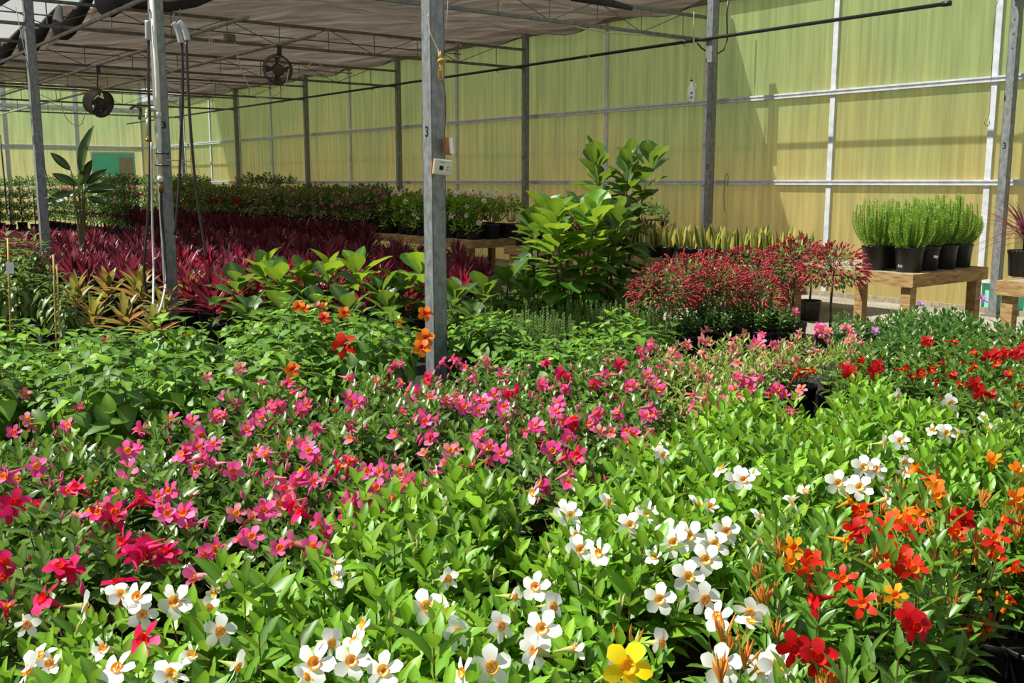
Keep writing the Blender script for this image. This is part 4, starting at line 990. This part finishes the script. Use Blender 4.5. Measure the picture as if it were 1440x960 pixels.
DESC = {'white': 'white-flowered mandevilla', 'pink': 'pink-flowered mandevilla', 'pinkpale': 'pale pink mandevilla',
        'orange': 'orange-red mandevilla', 'red': 'red-flowered mandevilla', 'violet': 'dark green leafy shrub with lilac flowers', 'hibiscus': 'green hibiscus', 'broad': 'broad-leaved green plant'}
for bed in DESC:
    for o in BEDS[bed]:
        n_ = NF.get(o.name, 0); side, dp = zone(bed, o.location)
        nb = (f'{WORDS[min(n_, 12)]} bloom' + ('' if n_ == 1 else 's')) if bed not in ('violet', 'broad') else ''
        o['label'] = f'{DESC[bed]}, ' + (nb + ', ' if nb else '') + f'{dp} {side}'.strip()
        o['group'] = f'{bed} bed plants, {dp} {side}'
        if '_s' in o: del o['_s']
yel['label'] = 'bright green mandevilla bearing the single large yellow flower at the bottom'
o = BEDS['orange'][-3]; o['label'] = 'small orange-flowered plant in black pot showing its soil, bottom right'
o = BEDS['orange'][-2]; o['label'] = 'red-flowered plant in tall black pot, second from the bottom right corner'
o = BEDS['orange'][-1]; o['label'] = 'orange-flowered plant in black pot cut by the right edge'

# ------------------------------------------------------------ rosemary
def rosemary_mesh(seed, nst, H, RR, mat, z0, needle=.022, step=.011, flare=.25, wid=.0034):
    r = rr(seed); mb = MB(); st = MB()
    for k in range(nst):
        a = 2.4 * k + r.uniform(-.3, .3); q = math.sqrt((k + .5) / nst)
        h = H * (1 - .3 * q * q) * r.uniform(.6, 1.12); base = Vector((math.cos(a) * RR * q * .4, math.sin(a) * RR * q * .4, z0))
        top = Vector((math.cos(a) * RR * q, math.sin(a) * RR * q, z0 + h)) + Vector((r.uniform(-.045, .045), r.uniform(-.045, .045), 0))
        pts = arc(base, Vector((top.x * 1.15, top.y * 1.15, z0 + h * .45)), top, 6); st.tube(pts, .0022, 4, cap=False)
        L = h; n_ = int(L / step)
        for j in range(int(n_ * .12), n_ + 1):
            x_ = 6 * j / n_; i_ = min(5, int(x_)); p = pts[i_].lerp(pts[i_ + 1], x_ - i_); ax = (pts[i_ + 1] - pts[i_]).normalized()
            ux = ax.orthogonal().normalized(); uy = ax.cross(ux)
            for m_ in range(3):
                ph = j * 1.1 + m_ * 2.09; out = ux * math.cos(ph) + uy * math.sin(ph); d = (ax * .75 + out * .7).normalized()
                nl = needle * r.uniform(.7, 1.1); sd = ax.cross(out) * wid
                mb.add([p - sd, p + d * nl * .6 - sd * 1.0, p + d * nl, p + sd], [(0, 1, 2, 3)])
    return mb.mesh('foliage', mat), st.mesh('stem', 'stem')
RLOW = [rosemary_mesh(300 + i, 24, .31, .16, 'leaf_rosemary_low', POTH - .02) for i in range(3)]
RTALL = [rosemary_mesh(310 + i, 62, .46, .235, 'leaf_rosemary', POTH - .02, .034, .011, wid=.0045) for i in range(3)]
def simple_plant(name, loc, rz, parts, label, cat, group, scale=1.0, pot=True, soil=False):
    o = empty(name, loc, rz, label=label, cat=cat, group=group)
    if pot: link('pot', POT, o); 
    if pot and soil: link('soil', SOIL, o)
    for nm, me in parts:
        q = link(nm, me, o, scale=scale)
        if nm in ('foliage', 'flower_spike'): q['kind'] = 'stuff'
    return o
def fill_pts(poly_px, z, sp, jit=.05, mind=.7, base=0.0):
    poly = [at_z(x, y, z) for x, y in poly_px]; poly2 = [(p.x, p.y) for p in poly]
    ss = [(P0 - p).dot(B) for p in poly]; tt = [(p - P0).dot(A) for p in poly]; out = []; i = 0; s = min(ss)
    while s < max(ss) + sp:
        t = min(tt) + (sp / 2 if i % 2 else 0)
        while t < max(tt) + sp:
            w = G(s, t, base) + Vector((rng.uniform(-jit, jit), rng.uniform(-jit, jit), 0))
            if inside(w.x, w.y, poly2) and all((w.x - q[0]) ** 2 + (w.y - q[1]) ** 2 > (mind * sp) ** 2 for q in OCC):
                out.append(w); OCC.append((w.x, w.y))
            t += sp
        s += sp; i += 1
    return out
def rside(w):
    x = to_px(w)[0]; return 'next to the middle post' if x < 700 else 'before the big fig' if x < 830 else 'near the red-spiked shrubs'
for w in fill_pts(ROSE, .48, .27):
    f, s_ = RLOW[rng.randrange(3)]
    simple_plant('potted_rosemary', w, rng.uniform(0, 6), [('stem', s_), ('foliage', f)], f'small rosemary in a low strip, {rside(w)}', 'plant', f'low rosemary strip, {rside(w)}', rng.uniform(.92, 1.12))
# tall rosemary in black pots on the table: eight pots
k = 0
RN = ['front left corner', 'second from the left in the front', 'third from the left in the front', 'right front', 'back left', 'second in the back', 'third in the back', 'far right back']
for (s, t) in ((3.33, -2.76), (3.02, -2.75), (2.71, -2.76), (2.40, -2.75), (3.36, -2.42), (3.04, -2.41), (2.73, -2.42), (2.41, -2.41)):
    f, s_ = RTALL[k % 3]
    simple_plant('potted_rosemary', G(s, t, .752), rng.uniform(0, 6), [('stem', s_), ('foliage', f)], f'tall green potted rosemary, {RN[k]} of the table', 'plant', 'tall rosemary pots on the table', rng.uniform(.95, 1.05), True, True); k += 1
for (px, py) in ((1316, 361), (1266, 374)):
    w = at_y(px, py, 9.38); mb = MB(); mb.box(w, (.02, .002, .012), Matrix.Rotation(GANG - .6, 3, 'Z') @ Matrix.Rotation(.2, 3, 'Y')); tag(wobj('price_tag', mb, 'label_white'), 'small white tag on a black rosemary pot' + (' in the middle of the table' if px > 1300 else ' at the left'), 'tag')

# ------------------------------------------------------------ cordylines on the floor
CORD = [(-60,352),(90,362),(180,368),(260,380),(420,392),(590,396),(680,380),(690,352),(600,322),(420,310),(240,303),(-60,300)]
pts = fill_pts(CORD, .72, .50, .08, .7)
pts.sort(key=lambda w: w.y)
for i, w in enumerate(pts[:300]):
    x, y = to_px(w + Vector((0, 0, .7)))
    if w.y < 12.2 and x < 230: continue
    if (P0 - w).dot(B) < 3.5: continue
    if x < 255: key = 'cordy' if rng.random() < .85 else 'cordy_dark'
    elif w.y < 13.6: key = 'cordy_red' if rng.random() < .55 else 'cordy_dark' if x > 480 and rng.random() < .6 else 'cordy'
    else: key = 'cordy' if rng.random() < .55 else 'cordy_dark'
    P = PR[key][rng.randrange(3)]
    hue = {'cordy': 'rose-pink', 'cordy_red': 'crimson', 'cordy_dark': 'dark maroon'}[key]
    side = next(t for lim, t in ((50, 'left of the leftmost post'), (120, 'just right of the leftmost post'), (205, 'left of the hoses'), (280, 'right of the numbered post'), (350, 'behind the large dark cordyline'),
                (430, 'below the round fan'), (500, 'behind the bright figs'), (550, 'behind the glowing fig'), (605, 'just left of the middle post'), (9999, 'right of the middle post')) if x < lim)
    row = 'front rows' if w.y < 14.5 else 'middle rows' if w.y < 18 else 'rear rows'
    plant(P, w, rng.uniform(0, 6.28), rng.uniform(.95, 1.2), 'potted_cordyline', f'{hue} cordyline in the {row}, {side}', 'plant', f'{hue} cordylines in the {row}, {side}', w.y < 13.0, False)
for t in np.arange(7.2, 25, .42):
    w = G(3.52 + rng.uniform(-.04, .04), t, 0); plant(PR['cordy_dark'][rng.randrange(3)], w, rng.uniform(0, 6.28), 1.42, 'potted_cordyline', 'tall dark maroon cordyline in the row against the long bench, ' + ('near end' if t < 12 else 'far end'), 'plant', 'tall maroon cordylines against the long bench, ' + ('near end' if t < 12 else 'far end'), False, False)
# yellow and orange ones in front of them
for (px, py, s_, key, lab) in ((105,398,1.05,'croton','yellow-green'),(150,392,1.1,'croton','orange and yellow'),(195,396,1.15,'croton','orange-leaved'),(228,405,.95,'croton','bronze and green'),(130,418,.9,'croton','short olive green'),(175,420,.95,'croton','yellow-edged green'),(270,392,1.05,'croton','bronze'),(215,425,.85,'croton','drooping olive')):
    w = at_z(px, py, .55)
    plant(PR[key][rng.randrange(3)], (w.x, w.y, 0), rng.uniform(0, 6), s_, 'potted_cordyline', f'{lab} cordyline in the shaded row near the hoses, ' + ('beside the bamboo stakes' if px < 160 else 'beside the numbered post'), 'plant', 'yellow and orange cordylines', True, False)
# the large dark red one in front of the numbered post
lv, st_ = gen_cordy(260, 30, 1.12, el_min=.1, base=.28, sz=(.8, 1.1)); PB = proto('cordy', lv, st_, 'leaf_big_cordyline', 'dark_stem', 30)
w = at_z(300, 432, .4); plant(PB, (w.x, w.y, 0), .5, 1.12, 'potted_cordyline', 'large dark red cordyline in front of the numbered post', 'plant', None, True, False)
lv, st_ = gen_cordy(261, 18, .95, el_min=.4, base=.28); PB2 = proto('cordy', lv, st_, 'leaf_big_cordyline', 'dark_stem', 18)
w = at_z(335, 420, .4); plant(PB2, (w.x, w.y, 0), 1.5, .9, 'potted_cordyline', 'smaller wine red cordyline beside the first bright fig leaf', 'plant', None, True, False)

# ------------------------------------------------------------ staked plants at the far left
SK = []
for (px, py, s_) in ((-20,400,1.0),(15,392,1.02),(48,398,1.05),(30,420,.9),(75,425,.82),(0,430,.85),(95,435,.7)):
    w = at_z(px, py, .5)
    o = plant(PR['stake'][rng.randrange(3)], (w.x, w.y, 0), rng.uniform(0, 6), s_, 'staked_plant', 'tall olive-leaved staked plant at the left edge, ' + ['cut by the picture edge', 'behind the first stake', 'tallest, left of the post', 'between the stakes', 'at the second stake', 'low, at the picture edge', 'short, right of the second stake'][len(SK)], 'plant', 'staked plants at the left edge', True, False); SK.append(o)
for (px, y0, y1, lab) in ((11, 335, 478, 'bamboo stake with a white tag at the left edge'), (75, 358, 475, 'bamboo stake standing right of the tagged one'), (80, 375, 470, 'short bamboo stake beside the second stake')):
    Y_ = 8.2; a_ = at_y(px, y0, Y_); b_ = at_y(px + 2, y1, Y_); b_.z = 0.0
    mb = MB(); mb.tube([a_, a_.lerp(b_, .33), a_.lerp(b_, .66), b_], .008, 8)
    for q in (.15, .35, .55, .75): c_ = a_.lerp(b_, q); mb.tube([c_ - Vector((0, 0, .006)), c_ + Vector((0, 0, .006))], .0105, 8)
    o = wobj('bamboo_stake', mb, 'bamboo', smooth=True); tag(o, lab, 'stake')
p_ = at_y(14, 377, 8.17); mb = MB(); mb.box(p_, (.03, .002, .045), Matrix.Rotation(.3, 3, 'Z')); mb.box(p_ + Vector((-.004, -.004, .02)), (.018, .001, .008), Matrix.Rotation(.3, 3, 'Z'))
tag(wobj('plant_tag', mb, 'label_white'), 'white paper tag tied to the bamboo stake', 'tag')

# ------------------------------------------------------------ fiddle leaf figs
def fig_leaves(seed, n, H, RR, z0, stems=1, kind='fig', lsz=(.75, 1.05)):
    r = rr(seed); lv = []; st = MB()
    for sidx in range(stems):
        aa = 6.28 * sidx / stems; top = Vector((math.cos(aa) * RR * .45 * (stems > 1), math.sin(aa) * RR * .45 * (stems > 1), H))
        root = Vector((math.cos(aa) * .02, math.sin(aa) * .02, POTH - .03)); pts = arc(root, root.lerp(top, .5) + Vector((.02, 0, 0)), top, 6)
        st.tube(pts, [.014, .013, .012, .011, .009, .006, .004], 6)
        m_ = n // stems
        for k in range(m_):
            q = k / max(1, m_ - 1); z = z0 + (H - z0) * q; f_ = (z - pts[0].z) / (H - pts[0].z); x_ = max(0, min(5.999, f_ * 6)); i_ = int(x_); p = pts[i_].lerp(pts[i_ + 1], x_ - i_)
            az = 2.4 * k + sidx + r.uniform(-.3, .3); el = -.15 + 1.35 * q ** 1.5 + r.uniform(-.2, .25)
            d = rdir(1, az, el); off = d * .02
            lv.append((r.randrange(len(LEAF[kind])), frame(p + off, d, Vector((-d.x * .4, -d.y * .4, 1)), r.uniform(*lsz) * (.7 if q > .95 else 1))))
    return lv, st
def fig(seed, n, H, RR, z0, mat='leaf_fig', stems=1, **kw):
    lv, st = fig_leaves(seed, n, H, RR, z0, stems, **kw); return proto('fig', lv, st, mat, 'bark', len(lv))
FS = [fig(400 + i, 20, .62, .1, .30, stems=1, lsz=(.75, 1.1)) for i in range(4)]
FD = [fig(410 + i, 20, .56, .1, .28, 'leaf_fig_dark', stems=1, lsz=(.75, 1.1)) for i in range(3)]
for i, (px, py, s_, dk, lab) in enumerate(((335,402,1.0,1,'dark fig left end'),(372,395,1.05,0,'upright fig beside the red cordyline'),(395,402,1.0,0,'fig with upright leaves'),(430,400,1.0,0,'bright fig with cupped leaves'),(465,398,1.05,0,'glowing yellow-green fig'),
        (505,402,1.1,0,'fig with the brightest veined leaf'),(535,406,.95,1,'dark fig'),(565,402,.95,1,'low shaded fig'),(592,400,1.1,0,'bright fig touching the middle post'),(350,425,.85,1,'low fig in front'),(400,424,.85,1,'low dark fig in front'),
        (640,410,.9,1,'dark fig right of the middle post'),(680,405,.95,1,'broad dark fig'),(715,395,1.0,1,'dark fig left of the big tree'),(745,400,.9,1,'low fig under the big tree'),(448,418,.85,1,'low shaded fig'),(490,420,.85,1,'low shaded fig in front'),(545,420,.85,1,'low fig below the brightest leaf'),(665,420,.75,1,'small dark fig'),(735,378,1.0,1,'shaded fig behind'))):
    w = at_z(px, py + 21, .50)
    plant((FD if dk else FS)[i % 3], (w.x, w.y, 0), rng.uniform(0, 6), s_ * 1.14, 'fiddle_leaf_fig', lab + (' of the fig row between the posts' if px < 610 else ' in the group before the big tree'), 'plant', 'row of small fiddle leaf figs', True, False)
# the big ones
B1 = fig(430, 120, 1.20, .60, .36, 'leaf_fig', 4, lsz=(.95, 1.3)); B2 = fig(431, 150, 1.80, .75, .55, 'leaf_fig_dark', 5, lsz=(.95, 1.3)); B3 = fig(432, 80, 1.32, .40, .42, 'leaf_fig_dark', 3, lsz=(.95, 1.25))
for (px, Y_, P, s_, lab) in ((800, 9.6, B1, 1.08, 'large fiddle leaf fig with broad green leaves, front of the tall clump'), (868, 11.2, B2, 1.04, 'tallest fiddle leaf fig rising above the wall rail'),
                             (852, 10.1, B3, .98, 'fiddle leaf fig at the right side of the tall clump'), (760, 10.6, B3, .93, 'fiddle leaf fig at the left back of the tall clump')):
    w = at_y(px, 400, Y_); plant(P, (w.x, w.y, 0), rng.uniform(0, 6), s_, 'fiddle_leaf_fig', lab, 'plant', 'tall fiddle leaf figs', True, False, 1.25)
for (px, Y_, s_, z_, lab) in ((905, 12.6, 1.0, .75, 'right of'), (820, 12.4, .9, .85, 'left of')):
    w = at_y(px, 400, Y_); o = empty('leafy_shrub', (w.x, w.y, 0), label=f'fine-leaved green shrub {lab} the tallest fig', cat='plant')
    link('pot', POT, o, scale=1.2); q = link('foliage', PR['hedge'][0].full, o, (0, 0, z_), scale=(1.2, 1.2, 1.0)); q['kind'] = 'stuff'
    mb = MB(); mb.tube([(0, 0, .2), (.01, 0, z_ + .3)], .015, 6); link('stem', mb.mesh('stem', 'bark'), o)

# ------------------------------------------------------------ shrimp plants trained as standards
def shrimp(seed, rad, zc, nl, nb):
    r = rr(seed); L_ = MB(); Bm = MB(); st = MB()
    st.tube([(0, 0, POTH - .03), (.008, .004, zc * .6), (0, 0, zc)], [.014, .012, .01], 7)
    for k in range(22):
        d = rdir(1, r.uniform(0, 6.28), r.uniform(-.4, 1.4)); st.tube([(0, 0, zc - .05), d * rad * .5 + Vector((0, 0, zc - .02)), d * rad * .9 + Vector((0, 0, zc))], .003, 4, cap=False)
    for k in range(nl):
        d = rdir(1, r.uniform(0, 6.28), math.asin(r.uniform(-.85, 1))); rr_ = rad * r.uniform(.5, .95); p = Vector((d.x * rr_, d.y * rr_, zc + d.z * rr_ * .8))
        put(L_, LEAF['small'][0], frame(p, d + Vector((r.uniform(-.6, .6), r.uniform(-.6, .6), r.uniform(-.5, .3))), Vector((0, 0, 1)), r.uniform(.8, 1.3)))
    for k in range(nb):
        d = rdir(1, r.uniform(0, 6.28), math.asin(r.uniform(-.45, 1))); rr_ = rad * r.uniform(.82, 1.08); p = Vector((d.x * rr_, d.y * rr_, zc + d.z * rr_ * .85))
        e = (d + Vector((r.uniform(-.5, .5), r.uniform(-.5, .5), r.uniform(-.1, .5)))).normalized(); L = r.uniform(.05, .09)
        q1 = p + e * L * .6; q2 = p + e * L + Vector((0, 0, -L * .35))
        for (u0, u1, rw) in ((p, p.lerp(q1, .5), .009), (p.lerp(q1, .5), q1, .011), (q1, q1.lerp(q2, .5), .009), (q1.lerp(q2, .5), q2, .006)):
            Bm.tube([u0, u0.lerp(u1, .4), u1], [rw * .5, rw, rw * .35], 5, cap=False)
    return L_.mesh('foliage', 'leaf_shrimp'), Bm.mesh('flower_spike', 'bract'), st.mesh('stem', 'bark')
SH = [shrimp(500 + i, .30, .62, 420, 190) for i in range(3)]
SHT = [shrimp(505 + i, .27, .82, 360, 170) for i in range(2)]
for i, (px, py, Y_, s_) in enumerate(((932,390,9.0,.95),(965,382,9.5,1.05),(1010,392,9.4,.95),(1045,385,10.2,1.05),(1085,392,10.2,1.0),(1118,388,9.7,-1.0),(1172,380,8.95,-1.0),(1065,398,9.4,.85),(1000,375,10.4,1.0),(1140,392,11.6,.95))):
    w = at_y(px, py, Y_); f, b, s2 = SH[i % 3] if s_ > 0 else SHT[i % 2]; s_ = abs(s_)
    simple_plant('shrimp_plant', (w.x, w.y, 0), rng.uniform(0, 6), [('stem', s2), ('foliage', f), ('flower_spike', b)], 'round-headed shrub with drooping red flower spikes, ' + ['leftmost of the group', 'second from the left', 'third from the left', 'middle back', 'middle right', 'right of the middle', 'rightmost, standing on its own trunk', 'low one at the front', 'back one near the fig', 'back right'][i], 'plant', 'red-spiked shrubs right of the big fig', s_)
for i, (px, py) in enumerate(((980,436),(1010,440),(1045,438),(1075,440),(1100,440),(960,445))):
    w = at_z(px, py, .4); q = plant(PR['violet'][i % 3], (w.x, w.y, 0), i, .72, 'potted_shrub', 'low dark green plant in the shade under the red-spiked shrubs', 'plant', 'low green plants under the red-spiked shrubs', False, False)

# ------------------------------------------------------------ snake plants and brown cordylines on the wall bench
def snake(seed, n, H, edge):
    r = rr(seed); body = MB(); ed = MB()
    for k in range(n):
        az = r.uniform(0, 6.28); p = Vector((math.cos(az), math.sin(az), 0)) * r.uniform(.01, .07) + Vector((0, 0, .13)); L = H * r.uniform(.65, 1.05)
        d = rdir(1, az, r.uniform(1.25, 1.5)); fr = frame(p, d, Vector((math.cos(az + 1), math.sin(az + 1), 0)), 1.0)
        tp = leaf_tpl(L, .045, 'sword', 6, .35, .03); put(body, tp, fr)
        if edge:
            vs, fs, _ = tp; tp2 = leaf_tpl(L * 1.01, .062, 'sword', 6, .35, .03); fr2 = fr.copy(); z = fr.to_3x3() @ Vector((0, 0, -.002)); fr2.translation = fr.translation + z; put(ed, tp2, fr2)
    return body.mesh('foliage', 'leaf_snake'), (ed.mesh('leaf_margin', 'leaf_snake_edge') if edge else None)
SN = [snake(600 + i, 11, .30, i != 2) for i in range(4)]
SPOT = mb = None
mb = MB(); mb.lathe([(0, .0), (.062, 0), (.078, .13), (.084, .132), (.084, .15), (.078, .15), (.074, .12), (0, .12)], 16); SPOT = mb.mesh('pot', 'pot')
k = 0
for t in np.arange(-.75, 2.35, .20):
    for s in (2.62, 2.40, 2.18, 1.9):
        if s == 1.9 and k % 2: k += 1; continue
        body, ed = SN[k % 4]; w = G(s + rng.uniform(-.02, .02), t + rng.uniform(-.03, .03), .622)
        o = empty('snake_plant', w, rng.uniform(0, 6), label=('yellow-edged' if ed else 'plain grey-green') + ' snake plant on the wall bench, ' + ('behind the red-spiked shrubs' if t > .8 else 'nearest the rosemary table') + (', front edge' if s > 2.5 else ', further back'), cat='plant', group='snake plants on the wall bench, ' + ('yellow-edged' if ed else 'plain') + (' front' if s > 2.5 else ' back') + (' left' if t > .8 else ' right'))
        link('pot', SPOT, o); q = link('foliage', body, o, scale=rng.uniform(.9, 1.15)); q['kind'] = 'stuff'
        if ed: q2 = link('leaf_margin', ed, o, scale=q.scale[0]); q2['kind'] = 'stuff'
        k += 1
for k, t in enumerate(np.arange(2.0, 4.3, .36)):
    for s in (2.6, 2.2, 1.7):
        w = G(s, t + rng.uniform(-.05, .05), .622)
        plant(PR['cordy_brown'][k % 3], w, rng.uniform(0, 6), rng.uniform(.75, .9), 'potted_cordyline', 'brown-red cordyline on the wall bench right of the big fig, ' + ('front row' if s > 2.5 else 'second row' if s > 2 else 'back row'), 'plant', f'brown cordylines on the wall bench, row at {"front" if s > 2.5 else "middle" if s > 2 else "back"}', s > 2.5, False, .8)
# spiky dracaena on the right table
lv, st_ = [], MB(); r_ = rr(700); st_.tube([(0, 0, .2), (0, 0, .42)], .012, 6)
for k in range(90):
    d = rdir(1, 2.4 * k, r_.uniform(-.1, 1.45)); lv.append((0, frame(Vector((0, 0, .30 + .12 * k / 90)), d, Vector((-d.x, -d.y, 1)), r_.uniform(.7, 1.05))))
PD = proto('blade', lv, st_, 'leaf_dracaena', 'dark_stem', 90)
w = at_z(1437, 388, .76); plant(PD, w, 0, 1.0, 'potted_dracaena', 'spiky purple-leaved dracaena on the table at the right edge', 'plant', None, True, True)
w = at_z(1500, 388, .76); plant(PD, w, 1, .8, 'potted_dracaena', 'second spiky dracaena just beyond the right edge', 'plant', None, False, False)

# ------------------------------------------------------------ back benches: flowering pots, then hedge
def bench_plants(t0, t1, step, rows, key, fl, nfl, label, group, z=.702, sc_=(.9, 1.05), name='flowering_pot'):
    for t in np.arange(t0, t1, step):
        for ri, s in enumerate(rows):
            w = G(s + rng.uniform(-.05, .05), t + rng.uniform(-.06, .06), z); P = PR[key][rng.randrange(3)]
            s_ = rng.uniform(*sc_) * 1.28; place = 'front row' if ri == 0 else 'row behind the front one' if ri == 1 else 'back row'
            o = plant(P, w, rng.uniform(0, 6), s_, name, f'{label}, {place}', 'plant', f'{group}, {place}', False, False)
            if ri == 0: q = link('foliage', P.full, o, (0, 0, -.26), scale=s_ * .95); q['kind'] = 'stuff'
            for q in range(rng.randint(*nfl)):
                a = rng.uniform(2.6, 6.2); rr_ = .2 * math.sqrt(rng.uniform(.2, 1)); zz = rng.uniform(.22, .58) if ri == 0 else rng.uniform(.48, .6)
                add_flower(o, w + Vector((rr_ * math.cos(a), rr_ * math.sin(a), zz * s_ / 1.0)), fl[rng.randrange(len(fl))], (rng.uniform(-.6, .6), -1, rng.uniform(0, .8)), rng.uniform(1.0, 1.5))
bench_plants(4.9, 7.6, .36, (2.95, 2.6, 2.2), 'benchgreen', [FL['white'], FL['white'], FL['pale']], (2, 4), 'white-flowered plant, bench right of the middle post', 'white flowers on the bench')
bench_plants(7.8, 13.6, .40, (2.95, 2.6, 2.2), 'hedge', [FL['pale'], FL['pale'], FL['pink']], (8, 13), 'pale pink plant, bench left of the middle post', 'pale pink flowers on the bench')
bench_plants(13.8, 17.2, .42, (3.0, 2.6), 'hedge', [FC['red'], FL['red']], (10, 15), 'red-flowered pot on the long far bench', 'red flowers on the bench')
# dark broad-leaved plants (far bench) and tall hedge-like shrubs behind
for i, t in enumerate(np.arange(17.4, 19.7, .42)):
    w = G(2.6, t, .702); plant(FD[i % 3], w, rng.uniform(0, 6), 1.25, 'broad_leaf_plant', 'dark broad-leaved plant on the long far bench, ' + ['rightmost', 'second from right', 'third from right', 'fourth from right', 'fifth from right', 'sixth from right', 'seventh from right', 'leftmost'][i], 'plant', 'dark broad-leaved plants on the far bench', False, False)
def standard_shrub(w, key, z_, s_, label, group, fl, n):
    o = empty('tall_shrub', w, rng.uniform(0, 6), label=label, cat='plant', group=group)
    link('pot', POT, o, scale=1.2); P = PR[key][rng.randrange(3)]
    mb = STEMS.setdefault(round(z_, 1), None)
    if mb is None:
        m_ = MB(); m_.tube([(0, 0, .2), (.01, 0, z_ + .3)], .018, 6); STEMS[round(z_, 1)] = m_.mesh('trunk', 'bark')
    link('trunk', STEMS[round(z_, 1)], o)
    for dz in (0, -.38, -.76, -1.1):
        q = link('foliage', P.full, o, (0, 0, z_ + dz), scale=s_); q['kind'] = 'stuff'
    for q in range(n):
        a = rng.uniform(3.2, 6.2); add_flower(o, Vector(w) + Vector((.28 * math.cos(a) * s_, .28 * math.sin(a) * s_, z_ + rng.uniform(.05, .6) * s_)), fl[rng.randrange(len(fl))], (rng.uniform(-.5, .5), -1, .3), rng.uniform(1.3, 1.9))
STEMS = {}
for i, t in enumerate(np.arange(20.2, 29.0, .62)):
    for j, s in enumerate((1.6, 3.6)):
        standard_shrub(G(s, t, 0), 'hedge', .95, 1.35, f'tall leafy shrub with small pink flowers in the far hedge, {"wall side" if j == 0 else "bed side"}', f'far hedge shrubs, {"wall side" if j == 0 else "bed side"}', [FL['pale'], FL['pink'], FL['white']], 3)
for i, s in enumerate(np.arange(4.6, 13.5, .7)):
    for t in (28.3, 26.6):
        standard_shrub(G(s, t + rng.uniform(-.2, .2), 0), 'hedge', .88, 1.4, f'tall leafy shrub before the back wall, {"rear" if t > 27 else "front"} row', f'shrubs before the back wall, {"rear" if t > 27 else "front"} row', [FL['white'], FL['red'], FL['pale']], 3)
for i, (px, py) in enumerate(((350, 262), (378, 258), (400, 262))):
    w = at_y(px, py, 24.0); standard_shrub((w.x, w.y, 0), 'hedge', 1.0, 1.25, 'bushy green shrub behind the dark broad leaves', 'bushy shrubs behind the dark broad leaves', [FL['pale']], 1)
# bird of paradise
bp_ = at_y(112, 330, 15.2); o = empty('bird_of_paradise', (bp_.x, bp_.y, 0), label='tall bird of paradise with dark paddle leaves before the teal door', cat='plant')
link('pot', POT, o, scale=1.2)
for (x0, y0, x1, y1, s_, nx) in ((116, 250, 124, 174, 1.2, -.6), (100, 240, 70, 213, 1.0, .2), (110, 262, 72, 242, .8, .3), (120, 262, 150, 236, .7, -.2), (118, 268, 165, 262, .75, .1), (106, 270, 60, 285, .7, .2), (112, 262, 128, 225, .8, .4), (122, 278, 150, 285, .7, 0)):
    a_ = at_y(x0, y0, 15.1); b_ = at_y(x1, y1, 15.1 - abs(nx) * .3); a_ -= o.location; b_ -= o.location; d = b_ - a_
    mb = MB(); mb.tube(arc((0, 0, .22), (a_.x * .4, 0, a_.z * .6), a_, 6), [.016, .014, .012, .011, .01, .008, .006], 6, cap=False); link('leaf_stalk', mb.mesh('leaf_stalk', 'stem'), o)
    mb = MB(); put(mb, LEAF['paddle'][0], frame(a_, d, Vector((nx, -.9, .35)), d.length / .62)); link('leaf', mb.mesh('leaf', 'leaf_paddle'), o)
